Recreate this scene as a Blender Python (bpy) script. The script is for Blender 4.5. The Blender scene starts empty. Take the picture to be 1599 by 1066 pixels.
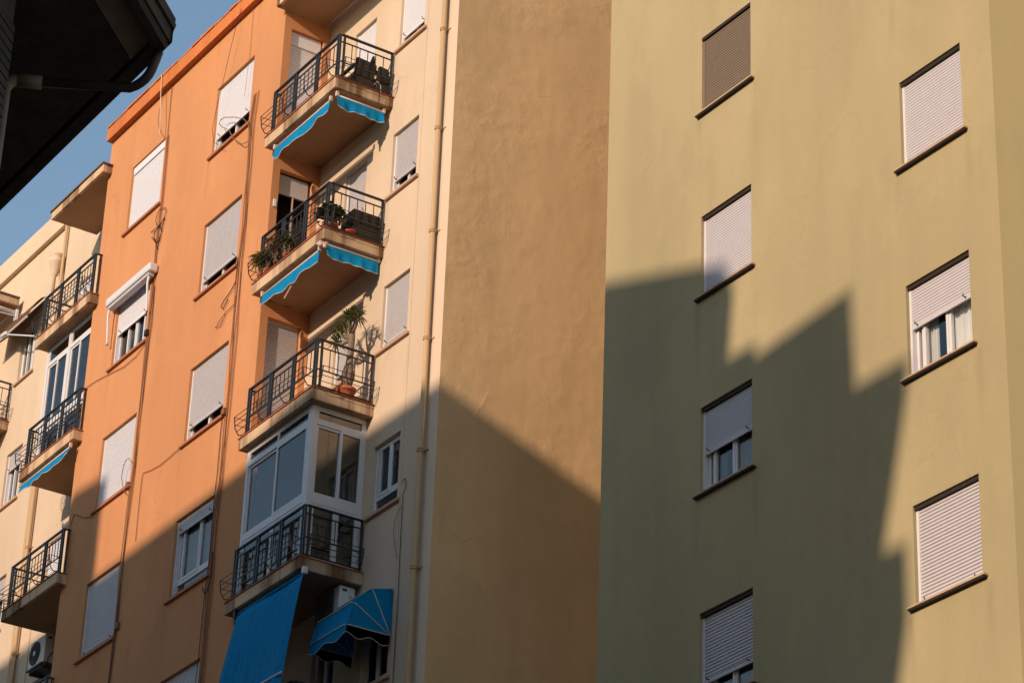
import bpy, math, random
from mathutils import Vector, Matrix
random.seed(7)
sc = bpy.context.scene
col = sc.collection

# ------------------------------------------------------------------ camera
F_PX, YAW, PITCH, ROLL = 4512.3, 1.009562, 0.481979, 0.039195
fw = Vector((-math.sin(YAW)*math.cos(PITCH), math.cos(YAW)*math.cos(PITCH), math.sin(PITCH)))
rt = fw.cross(Vector((0, 0, 1))).normalized(); up = rt.cross(fw)
r2 = rt*math.cos(ROLL) + up*math.sin(ROLL); u2 = -rt*math.sin(ROLL) + up*math.cos(ROLL)
cam = bpy.data.cameras.new('camera'); camo = bpy.data.objects.new('camera', cam); col.objects.link(camo)
M = Matrix((r2, u2, -fw)).transposed().to_4x4(); M.translation = Vector((0, 0, 1.6))
camo.matrix_world = M
cam.sensor_width = 36; cam.lens = F_PX/1599*36; cam.clip_end = 2000
sc.camera = camo

# ------------------------------------------------------------------ light
DU, DZ = -0.33, -0.36                      # sunlight moves (DU, 1, DZ) per metre into the facades
sd = Vector((DU, 1, DZ)).normalized()
elev = math.asin(-sd.z); azim = math.atan2(-sd.x, -sd.y)
w = bpy.data.worlds.new('World'); sc.world = w; w.use_nodes = True
nt = w.node_tree; nt.nodes.clear()
sky = nt.nodes.new('ShaderNodeTexSky'); sky.sky_type = 'NISHITA'; sky.sun_disc = False
sky.sun_elevation = elev; sky.sun_rotation = azim; sky.air_density = 1.4; sky.dust_density = 0.4; sky.ozone_density = 1.8
bg = nt.nodes.new('ShaderNodeBackground'); bg.inputs[1].default_value = 0.125
wo = nt.nodes.new('ShaderNodeOutputWorld')
nt.links.new(sky.outputs[0], bg.inputs[0]); nt.links.new(bg.outputs[0], wo.inputs[0])
sl = bpy.data.lights.new('sun', 'SUN'); sl.energy = 3.3; sl.angle = math.radians(0.6); sl.color = (1, .745, .54)
so = bpy.data.objects.new('sun', sl); col.objects.link(so)
so.rotation_euler = sd.to_track_quat('-Z', 'Y').to_euler(); so.location = (0, 0, 60)
sc.view_settings.view_transform = 'Standard'; sc.view_settings.look = 'None'
sc.view_settings.exposure = 0.35; sc.view_settings.gamma = 1

# ------------------------------------------------------------------ materials
def hexlin(r, g, b):
    f = lambda c: (c/255/12.92 if c/255 <= .04045 else ((c/255+.055)/1.055)**2.4)
    return (f(r), f(g), f(b))
def base_mat(name, rough=.85, spec=.3):
    m = bpy.data.materials.new(name); m.use_nodes = True
    n = m.node_tree.nodes; b = n['Principled BSDF']
    b.inputs['Roughness'].default_value = rough
    b.inputs['Specular IOR Level'].default_value = spec
    return m, m.node_tree, b
def noise(t, scale, detail=5, vec=None, rough=.55):
    n = t.nodes.new('ShaderNodeTexNoise'); n.inputs['Scale'].default_value = scale
    n.inputs['Detail'].default_value = detail; n.inputs['Roughness'].default_value = rough
    if vec: t.links.new(vec, n.inputs['Vector'])
    return n.outputs[0]
def mapped(t, s):
    tc = t.nodes.new('ShaderNodeTexCoord'); mp = t.nodes.new('ShaderNodeMapping')
    mp.inputs['Scale'].default_value = s
    t.links.new(tc.outputs['Object'], mp.inputs[0]); return mp.outputs[0]
def ramp(t, fac, a, b):
    r = t.nodes.new('ShaderNodeMapRange'); r.inputs[1].default_value = a; r.inputs[2].default_value = b
    t.links.new(fac, r.inputs[0]); return r.outputs[0]
def mixc(t, fac, c1, c2, mode='MIX'):
    m = t.nodes.new('ShaderNodeMix'); m.data_type = 'RGBA'; m.blend_type = mode
    if isinstance(fac, float): m.inputs[0].default_value = fac
    else: t.links.new(fac, m.inputs[0])
    for i, c in ((6, c1), (7, c2)):
        if isinstance(c, tuple): m.inputs[i].default_value = (*c, 1)
        else: t.links.new(c, m.inputs[i])
    return m.outputs[2]
def mul(t, a, k):
    m = t.nodes.new('ShaderNodeMath'); m.operation = 'MULTIPLY'; t.links.new(a, m.inputs[0])
    if isinstance(k, (int, float)): m.inputs[1].default_value = k
    else: t.links.new(k, m.inputs[1])
    return m.outputs[0]
def add(t, a, b):
    m = t.nodes.new('ShaderNodeMath'); m.operation = 'ADD'; t.links.new(a, m.inputs[0]); t.links.new(b, m.inputs[1]); return m.outputs[0]

def stucco(name, c, var=.10, streak=.10, grain=.5, lumps=.0, stain=None, seed=0, bump=.6, drips=None, patch=.5, crack=.25):
    """painted render: soft trowel clouds, rain streaks, fine grain, optional coarse lumps"""
    m, t, b = base_mat(name, .92, .15)
    dark = tuple(x*(1-var*2.2) for x in c); lite = tuple(min(1, x*(1+var)) for x in c)
    v1 = mapped(t, (1, 1, 1)); v2 = mapped(t, (1, 1, .06)); v3 = mapped(t, (1, 1, .35))
    big = ramp(t, noise(t, .55, 6, v3), .3, .7)
    col0 = mixc(t, big, dark, lite)
    st = ramp(t, noise(t, 2.6, 5, v2), .45, .75)
    col1 = mixc(t, mul(t, st, streak*3), col0, tuple(x*.62 for x in (stain or c)))
    mott = ramp(t, noise(t, 9, 6, v1, .65), .35, .75)
    col2 = mixc(t, mul(t, mott, .16), col1, tuple(x*.78 for x in c))
    # bleached and repaired areas with uneven outlines
    pt = ramp(t, noise(t, .34, 9, mapped(t, (1, 1, .6)), .68), .50, .56)
    col2 = mixc(t, mul(t, pt, patch*.22), col2, tuple(min(1, x*1.16+.02) for x in c))
    # hairline cracks
    vc = t.nodes.new('ShaderNodeTexVoronoi'); vc.feature = 'DISTANCE_TO_EDGE'; vc.inputs['Scale'].default_value = .5
    nz = t.nodes.new('ShaderNodeTexNoise'); nz.inputs['Scale'].default_value = 2.0; nz.inputs['Detail'].default_value = 8
    wa = t.nodes.new('ShaderNodeVectorMath'); wa.operation = 'MULTIPLY_ADD'; wa.inputs[1].default_value = (.8, .8, .8)
    t.links.new(v1, nz.inputs['Vector']); t.links.new(nz.outputs[1], wa.inputs[0]); t.links.new(v1, wa.inputs[2]); t.links.new(wa.outputs[0], vc.inputs['Vector'])
    ck = ramp(t, vc.outputs[0], .010, .0); gt_ = ramp(t, noise(t, .45, 3, mapped(t, (1.1, 1, .9))), .55, .60)
    ckm = mul(t, ck, gt_)
    col2 = mixc(t, mul(t, ckm, crack), col2, tuple(x*.5 for x in c))
    if drips:                                # rain stains below the ends of the sills: (sill underside height, [x of the ends])
        zs, xs = drips
        tc = t.nodes.new('ShaderNodeTexCoord'); sp = t.nodes.new('ShaderNodeSeparateXYZ'); t.links.new(tc.outputs['Object'], sp.inputs[0])
        def M(op, a, b_=None, c_=None):
            m_ = t.nodes.new('ShaderNodeMath'); m_.operation = op
            for i, q in enumerate((a, b_, c_)):
                if q is None: continue
                if isinstance(q, (int, float)): m_.inputs[i].default_value = q
                else: t.links.new(q, m_.inputs[i])
            return m_.outputs[0]
        wob = M('MULTIPLY', noise(t, 3.0, 4, mapped(t, (1, 1, .5))), .16); x = M('ADD', sp.outputs[0], wob)
        acc = None
        for xe in xs:
            d_ = M('ABSOLUTE', M('SUBTRACT', x, xe+.08)); f = ramp(t, d_, .10, .01)
            acc = f if acc is None else M('MAXIMUM', acc, f)
        below = M('MULTIPLY', M('FRACT', M('DIVIDE', M('SUBTRACT', zs+29.5, sp.outputs[2]), 2.95)), 2.95)
        fade = ramp(t, below, 1.1, .0)
        brk = ramp(t, noise(t, 5, 6, mapped(t, (1.6, 1, .25))), .35, .7)
        col2 = mixc(t, mul(t, M('MULTIPLY', M('MULTIPLY', acc, fade), brk), .42), col2, tuple(q*.45 for q in c))
        wide = ramp(t, below, .5, .0)
    t.links.new(col2, b.inputs['Base Color'])
    fine = noise(t, 90, 3, v1, .7); mid = noise(t, 16, 5, v1, .6)
    h = add(t, mul(t, fine, grain*.004), mul(t, mid, .008*grain))
    h = add(t, h, mul(t, noise(t, 1.6, 4, v1), .03*grain))
    if lumps:
        ms = t.nodes.new('ShaderNodeTexNoise'); ms.inputs['Scale'].default_value = 2.4; ms.inputs['Detail'].default_value = 12
        ms.inputs['Roughness'].default_value = .66; ms.inputs['Distortion'].default_value = .2
        t.links.new(v1, ms.inputs['Vector'])
        gl_ = ramp(t, noise(t, .6, 3, v1), .38, .68)
        h = add(t, h, mul(t, mul(t, ms.outputs[0], gl_), .085*lumps))
        # a few hairline settlement ridges
        vo = t.nodes.new('ShaderNodeTexVoronoi'); vo.feature = 'DISTANCE_TO_EDGE'; vo.inputs['Scale'].default_value = .42
        wv = t.nodes.new('ShaderNodeVectorMath'); wv.operation = 'ADD'
        nn = t.nodes.new('ShaderNodeTexNoise'); nn.inputs['Scale'].default_value = 1.4; nn.inputs['Detail'].default_value = 6
        t.links.new(v1, nn.inputs['Vector']); t.links.new(v1, wv.inputs[0])
        sm = t.nodes.new('ShaderNodeVectorMath'); sm.operation = 'SCALE'; sm.inputs['Scale'].default_value = 1.1
        t.links.new(nn.outputs[1], sm.inputs[0]); t.links.new(sm.outputs[0], wv.inputs[1])
        t.links.new(wv.outputs[0], vo.inputs['Vector'])
        ed = ramp(t, vo.outputs[0], .0, .02)
        gate = ramp(t, noise(t, .5, 2, v1), .52, .62)
        inv = t.nodes.new('ShaderNodeMath'); inv.operation = 'SUBTRACT'; inv.inputs[0].default_value = 1; t.links.new(ed, inv.inputs[1])
        h = add(t, h, mul(t, mul(t, inv.outputs[0], gate), .012*lumps))
    bp = t.nodes.new('ShaderNodeBump'); bp.inputs['Strength'].default_value = bump; bp.inputs['Distance'].default_value = 1.0
    t.links.new(h, bp.inputs['Height']); t.links.new(bp.outputs[0], b.inputs['Normal'])
    return m
def plain(name, c, rough=.6, spec=.4, var=.08, scale=12, bump=0, metal=0):
    m, t, b = base_mat(name, rough, spec)
    v = mapped(t, (1, 1, 1))
    n = ramp(t, noise(t, scale, 5, v), .3, .7)
    t.links.new(mixc(t, n, tuple(x*(1-var) for x in c), tuple(min(1, x*(1+var)) for x in c)), b.inputs['Base Color'])
    b.inputs['Metallic'].default_value = metal
    if bump:
        bp = t.nodes.new('ShaderNodeBump'); bp.inputs['Strength'].default_value = bump; bp.inputs['Distance'].default_value = .01
        t.links.new(noise(t, scale*4, 4, v), bp.inputs['Height']); t.links.new(bp.outputs[0], b.inputs['Normal'])
    return m
def glass(name, tint, ior, rough=.02):
    m = bpy.data.materials.new(name); m.use_nodes = True; t = m.node_tree; t.nodes.clear()
    o = t.nodes.new('ShaderNodeOutputMaterial'); mx = t.nodes.new('ShaderNodeMixShader')
    tr = t.nodes.new('ShaderNodeBsdfTransparent'); tr.inputs[0].default_value = (*tint, 1)
    gl = t.nodes.new('ShaderNodeBsdfGlossy'); gl.inputs['Roughness'].default_value = rough
    fr = t.nodes.new('ShaderNodeFresnel'); fr.inputs[0].default_value = ior
    bp = t.nodes.new('ShaderNodeBump'); bp.inputs['Strength'].default_value = .04; bp.inputs['Distance'].default_value = .05
    v = mapped(t, (1, 1, 1)); t.links.new(noise(t, 1.5, 2, v), bp.inputs['Height']); t.links.new(bp.outputs[0], gl.inputs['Normal'])
    t.links.new(fr.outputs[0], mx.inputs[0]); t.links.new(tr.outputs[0], mx.inputs[1]); t.links.new(gl.outputs[0], mx.inputs[2])
    t.links.new(mx.outputs[0], o.inputs[0]); return m

MT = dict(
    orange=stucco('orange_render', (.59, .275, .128), .055, .05, .6, seed=1, patch=1.0, drips=(26.2, [-45.50, -43.93, -41.95, -40.37])),
    cream=stucco('cream_render', (.65, .52, .385), .05, .05, .5, seed=2, patch=.8, drips=(26.2, [-36.83, -35.80])),
    ochre=stucco('ochre_paint', (.56, .385, .22), .06, .05, .4),
    pale=stucco('pale_render', (.74, .58, .44), .04, .04, .4),
    tan=stucco('tan_roughcast', (.81, .545, .29), .07, .05, .5, lumps=.7, bump=.42, patch=.9, crack=.5),
    green=stucco('khaki_render', (.435, .366, .213), .055, .035, .45, stain=(.24, .32, .17), drips=(23.30, [-27.98, -26.68, -23.77, -22.43]), patch=.8, crack=.14),
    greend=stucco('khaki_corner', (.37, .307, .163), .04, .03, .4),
    cornice=stucco('terracotta_band', (.60, .20, .07), .10, .22, .6),
    slab=stucco('slab_edge', (.65, .47, .31), .14, .6, .7, stain=(.25, .13, .06)),
    white=plain('white_aluminium', (.68, .68, .71), .45, .5, .03),
    shutw=plain('white_shutter', (.72, .72, .77), .5, .4, .03),
    shutg=plain('grey_shutter', (.50, .48, .50), .5, .4, .05),
    shutp=plain('pale_shutter', (.56, .54, .57), .5, .4, .04),
    shutb=plain('brown_screen', (.20, .155, .11), .7, .3, .08),
    iron=plain('black_iron', (.022, .024, .028), .45, .5, .25),
    sill=plain('sill_stone', (.52, .33, .23), .7, .3, .12, 20),
    sillo=plain('sill_terracotta', (.42, .17, .09), .7, .3, .15, 20),
    darksill=plain('sill_underside', (.14, .11, .09), .8, .2, .12, 20),
    tile=plain('terracotta_tile', (.42, .12, .05), .75, .3, .2, 30),
    blue=plain('blue_canvas', (.003, .205, .44), .85, .1, .10, 8, .3),
    brownc=plain('brown_canvas', (.14, .07, .035), .9, .1, .15, 8, .3),
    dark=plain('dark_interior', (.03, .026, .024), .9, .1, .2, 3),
    curtain=plain('net_curtain', (.78, .78, .78), .9, .1, .05, 6),
    cable=plain('cable_sheath', (.27, .115, .055), .7, .3, .3, 30),
    cabled=plain('dark_cable', (.032, .022, .017), .7, .3, .3, 30),
    cablew=plain('pale_cable', (.62, .48, .36), .7, .3, .1, 30),
    wicker=plain('dark_wicker', (.045, .035, .028), .8, .2, .5, 60, .8),
    pot=plain('clay_pot', (.45, .13, .06), .8, .2, .2, 20, .3),
    redpot=plain('red_pot', (.5, .06, .04), .6, .3, .15, 20),
    leaf=plain('leaf_green', (.13, .155, .045), .55, .3, .35, 25),
    leafd=plain('leaf_dark', (.05, .06, .03), .5, .3, .35, 25),
    leafy=plain('leaf_yellow', (.32, .26, .03), .6, .3, .3, 25),
    leafp=plain('leaf_pinkish', (.24, .15, .08), .6, .3, .35, 25),
    bark=plain('grey_bark', (.25, .19, .13), .9, .1, .35, 30, .9),
    acw=plain('ac_casing', (.70, .70, .69), .5, .4, .04),
    acd=plain('ac_grille', (.06, .055, .05), .6, .3, .2),
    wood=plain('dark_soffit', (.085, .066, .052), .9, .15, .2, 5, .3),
    cove=plain('brown_cove', (.26, .18, .12), .9, .15, .15, 5, .3),
    gutter=plain('brown_gutter', (.06, .045, .04), .5, .4, .15, 8),
    pvc=plain('grey_pipe', (.20, .165, .13), .6, .4, .12, 8),
    rooft=plain('old_roof_tile', (.16, .10, .075), .9, .2, .3, 14, .5),
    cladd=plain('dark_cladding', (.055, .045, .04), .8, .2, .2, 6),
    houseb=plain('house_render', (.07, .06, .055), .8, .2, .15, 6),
    opp=stucco('brown_brick_front', (.26, .17, .11), .12, .15, .5),
    ground=plain('asphalt', (.07, .068, .065), .95, .2, .2, 4),
    pave=plain('pavement', (.24, .22, .20), .9, .2, .15, 6),
    ropew=plain('white_rope', (.6, .56, .5), .8, .2, .1),
    bulb=plain('white_bauble', (.62, .48, .42), .6, .3, .1),
)
MT['glass'] = glass('window_glass', (.95, .97, .97), 2.1)
MT['sillg'] = plain('sill_render', (.50, .36, .24), .8, .2, .1, 20)
MT['glassc'] = glass('enclosure_glass', (.66, .70, .68), 2.3)
MT['oppbounce'] = stucco('bounce_front', (.60, .52, .42), .08, .1, .5)  # unseen front kept pale to reflect fill light onto the orange bay
bm = MT['blue']; bt = bm.node_tree; bb_ = bt.nodes['Principled BSDF']
src = bb_.inputs['Base Color'].links[0].from_socket
fd = ramp(bt, noise(bt, 1.3, 5, mapped(bt, (1, 1, .5))), .4, .75)
bt.links.new(mixc(bt, mul(bt, fd, .15), src, (.02, .27, .46)), bb_.inputs['Base Color'])
wv = bt.nodes.new('ShaderNodeTexNoise'); wv.inputs['Scale'].default_value = 3; wv.inputs['Detail'].default_value = 6; bt.links.new(mapped(bt, (1.6, 1.6, .5)), wv.inputs['Vector'])
bq = bt.nodes.new('ShaderNodeBump'); bq.inputs['Strength'].default_value = .7; bq.inputs['Distance'].default_value = .05; bt.links.new(wv.outputs[0], bq.inputs['Height']); bt.links.new(bq.outputs[0], bb_.inputs['Normal'])
MT['undershade'] = stucco('slab_undershade', (.40, .25, .145), .08, .12, .5)  # brown darkened to carry the shade under the slabs
MT['glassd'] = glass('clear_glass', (.62, .60, .56), 1.45)

# ------------------------------------------------------------------ mesh helpers
class MB:
    def __init__(s): s.v = []; s.f = []; s.smooth = False
    def quad(s, a, b, c, d):
        n = len(s.v); s.v += [a, b, c, d]; s.f.append((n, n+1, n+2, n+3)); return s
    def box(s, x0, x1, y0, y1, z0, z1):
        if x0 > x1: x0, x1 = x1, x0
        if y0 > y1: y0, y1 = y1, y0
        if z0 > z1: z0, z1 = z1, z0
        n = len(s.v)
        s.v += [(x, y, z) for x in (x0, x1) for y in (y0, y1) for z in (z0, z1)]
        s.f += [tuple(n+i for i in q) for q in ((0, 1, 3, 2), (4, 6, 7, 5), (0, 4, 5, 1), (2, 3, 7, 6), (0, 2, 6, 4), (1, 5, 7, 3))]
        return s
    def hexa(s, p):   # 8 corners: bottom 4 ccw, top 4 ccw
        n = len(s.v); s.v += [tuple(q) for q in p]
        s.f += [tuple(n+i for i in q) for q in ((3, 2, 1, 0), (4, 5, 6, 7), (0, 1, 5, 4), (1, 2, 6, 5), (2, 3, 7, 6), (3, 0, 4, 7))]
        return s
    def prism(s, poly, z0, z1):
        n = len(s.v); k = len(poly)
        s.v += [(x, y, z0) for x, y in poly] + [(x, y, z1) for x, y in poly]
        s.f.append(tuple(n+i for i in range(k))[::-1]); s.f.append(tuple(n+k+i for i in range(k)))
        for i in range(k): j = (i+1) % k; s.f.append((n+i, n+j, n+k+j, n+k+i))
        return s
    def prismY(s, poly, y0, y1):   # poly in (x,z)
        n = len(s.v); k = len(poly)
        s.v += [(x, y0, z) for x, z in poly] + [(x, y1, z) for x, z in poly]
        s.f.append(tuple(n+i for i in range(k))); s.f.append(tuple(n+k+i for i in range(k))[::-1])
        for i in range(k): j = (i+1) % k; s.f.append((n+i, n+k+i, n+k+j, n+j))
        return s
    def tube(s, pts, r, n=6, cap=True):
        pts = [Vector(p) for p in pts]; rs = r if isinstance(r, (list, tuple)) else [r]*len(pts)
        base = len(s.v); ref = None
        for i, p in enumerate(pts):
            d = (pts[min(i+1, len(pts)-1)] - pts[max(i-1, 0)])
            if d.length < 1e-9: d = Vector((0, 0, 1))
            d.normalize()
            if ref is None: ref = Vector((0, 0, 1)) if abs(d.z) < .9 else Vector((1, 0, 0))
            a = (ref - d*ref.dot(d)).normalized(); ref = a; b = d.cross(a)
            for k in range(n):
                t = 2*math.pi*k/n
                s.v.append(tuple(p + (a*math.cos(t) + b*math.sin(t))*rs[i]))
        for i in range(len(pts)-1):
            for k in range(n):
                k2 = (k+1) % n
                s.f.append((base+i*n+k, base+i*n+k2, base+(i+1)*n+k2, base+(i+1)*n+k))
        if cap:
            s.f.append(tuple(base+k for k in range(n))[::-1]); s.f.append(tuple(base+(len(pts)-1)*n+k for k in range(n)))
        return s
    def lathe(s, cx, cy, prof, n=16):   # prof: list of (r,z)
        base = len(s.v)
        for r, z in prof:
            for k in range(n):
                t = 2*math.pi*k/n; s.v.append((cx+r*math.cos(t), cy+r*math.sin(t), z))
        for i in range(len(prof)-1):
            for k in range(n):
                k2 = (k+1) % n; s.f.append((base+i*n+k, base+i*n+k2, base+(i+1)*n+k2, base+(i+1)*n+k))
        s.f.append(tuple(base+k for k in range(n))[::-1]); s.f.append(tuple(base+(len(prof)-1)*n+k for k in range(n)))
        return s
    def sheet(s, grid, th=(0, .004, 0)):   # grid[i][j] points; closed thin solid
        R, K = len(grid), len(grid[0]); base = len(s.v); off = Vector(th)
        for o in (Vector((0, 0, 0)), off):
            for row in grid:
                for p in row: s.v.append(tuple(Vector(p)+o))
        N = R*K; ix = lambda l, i, j: base+l*N+i*K+j
        for i in range(R-1):
            for j in range(K-1):
                s.f.append((ix(0, i, j), ix(0, i, j+1), ix(0, i+1, j+1), ix(0, i+1, j)))
                s.f.append((ix(1, i, j), ix(1, i+1, j), ix(1, i+1, j+1), ix(1, i, j+1)))
        edge = [(0, j) for j in range(K)] + [(i, K-1) for i in range(1, R)] + [(R-1, j) for j in range(K-2, -1, -1)] + [(i, 0) for i in range(R-2, 0, -1)]
        for a in range(len(edge)):
            p, q = edge[a], edge[(a+1) % len(edge)]
            s.f.append((ix(0, *p), ix(1, *p), ix(1, *q), ix(0, *q)))
        return s
    def build(s, name, mat, parent=None, smooth=False, bevel=0):
        me = bpy.data.meshes.new(name); me.from_pydata([tuple(v) for v in s.v], [], s.f); me.update()
        me.materials.append(MT[mat] if isinstance(mat, str) else mat)
        o = bpy.data.objects.new(name, me); col.objects.link(o)
        if parent: 
            o.parent = parent
            o.matrix_parent_inverse = Matrix.Translation(-origin(parent))
        if smooth:
            for p in me.polygons: p.use_smooth = True
        if bevel:
            b = o.modifiers.new('bevel', 'BEVEL'); b.width = bevel; b.segments = 2; b.limit_method = 'ANGLE'
        return o
def origin(o):
    v = Vector(o.location)
    if o.parent and o.type == 'EMPTY': v = v
    return v if o.type == 'EMPTY' else (origin(o.parent) if o.parent else Vector((0, 0, 0)))*0 + (v if o.parent is None else Vector((0, 0, 0)))
def tag(o, label, cat, group=None, kind=None):
    if label: o['label'] = label
    if cat: o['category'] = cat
    if group: o['group'] = group
    if kind: o['kind'] = kind
    return o
def thing(name, label, cat, loc=(0, 0, 0), group=None):
    o = bpy.data.objects.new(name, None); o.location = loc; o.empty_display_size = .3
    col.objects.link(o); return tag(o, label, cat, group)

V0, V1, VF = 19.6, 20.55, 19.4
UC, UT, UL = -39.3, -34.77, -46.58
FL = [4.65+2.95*k for k in range(0, 9)]      # storey floors 4.65 ... 28.25
assert abs(FL[7]-25.30) < 1e-6

def wallV(mb, V, u0, u1, z0, z1, holes, d=.16):
    """wall face in the plane y=V looking to -y, with real openings of depth d"""
    us = sorted(set([u0, u1] + [h[0] for h in holes] + [h[1] for h in holes])); us = [u for u in us if u0-1e-6 <= u <= u1+1e-6]
    zs = sorted(set([z0, z1] + [h[2] for h in holes] + [h[3] for h in holes])); zs = [z for z in zs if z0-1e-6 <= z <= z1+1e-6]
    for i in range(len(us)-1):
        for j in range(len(zs)-1):
            cu, cz = (us[i]+us[i+1])/2, (zs[j]+zs[j+1])/2
            if any(h[0] < cu < h[1] and h[2] < cz < h[3] for h in holes): continue
            mb.quad((us[i], V, zs[j]), (us[i+1], V, zs[j]), (us[i+1], V, zs[j+1]), (us[i], V, zs[j+1]))
    for a, b, c, e in holes:
        mb.quad((a, V, c), (a, V, e), (a, V+d, e), (a, V+d, c)); mb.quad((b, V, e), (b, V, c), (b, V+d, c), (b, V+d, e))
        mb.quad((a, V, e), (b, V, e), (b, V+d, e), (a, V+d, e)); mb.quad((a, V, c), (a, V+d, c), (b, V+d, c), (b, V, c))
    return mb
def wallU(mb, U, v0, v1, z0, z1, holes, d=.14):
    """wall face in the plane x=U looking to +x"""
    vs = sorted(set([v0, v1] + [h[0] for h in holes] + [h[1] for h in holes]))
    zs = sorted(set([z0, z1] + [h[2] for h in holes] + [h[3] for h in holes]))
    for i in range(len(vs)-1):
        for j in range(len(zs)-1):
            cv, cz = (vs[i]+vs[i+1])/2, (zs[j]+zs[j+1])/2
            if any(h[0] < cv < h[1] and h[2] < cz < h[3] for h in holes): continue
            mb.quad((U, vs[i], zs[j]), (U, vs[i+1], zs[j]), (U, vs[i+1], zs[j+1]), (U, vs[i], zs[j+1]))
    for a, b, c, e in holes:
        mb.quad((U, a, c), (U-d, a, c), (U-d, a, e), (U, a, e)); mb.quad((U, b, e), (U-d, b, e), (U-d, b, c), (U, b, c))
        mb.quad((U, a, e), (U-d, a, e), (U-d, b, e), (U, b, e)); mb.quad((U, a, c), (U, b, c), (U-d, b, c), (U-d, a, c))
    return mb

# ------------------------------------------------------------------ windows
def slats(mb, u0, u1, V, zb, zt, pitch=.046, depth=.005, gap=.004):
    z = zt; prof = [(V+.012, zt)]
    while z > zb + 1e-4:
        z2 = max(z-pitch, zb)
        h = z-z2
        prof += [(V, z-.12*h), (V-depth*.4, z-.5*h), (V, z2+gap), (V+.014, z2+gap*.8), (V+.014, z2)]
        z = z2
    n = len(mb.v)
    for v, zz in prof: mb.v += [(u0, v, zz), (u1, v, zz)]
    for i in range(len(prof)-1): mb.f.append((n+2*i, n+2*i+2, n+2*i+3, n+2*i+1))
    return mb
def shutterV(parent, u0, u1, V, zb, zt, mat, box=0, pitch=.046, gap=.004, stops=True, hinge=False):
    mb = MB()
    top = zt - box
    slats(mb, u0+.035, u1-.035, V, zb+.05, top, pitch, gap=gap)
    mb.box(u0+.035, u1-.035, V-.004, V+.02, zb, zb+.05)
    if box: mb.box(u0+.006, u1-.006, V-.03, V+.05, top, zt-.004)
    o = mb.build('shutter', mat, parent)
    if stops:
        for f in (.12, .88):
            uu = u0+(u1-u0)*f
            MB().tube([(uu, V, zb+.035), (uu, V-.05, zb+.035), (uu, V-.055, zb+.065)], .008, 5).build('shutter_stop', 'cabled', parent)
    return o
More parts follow.
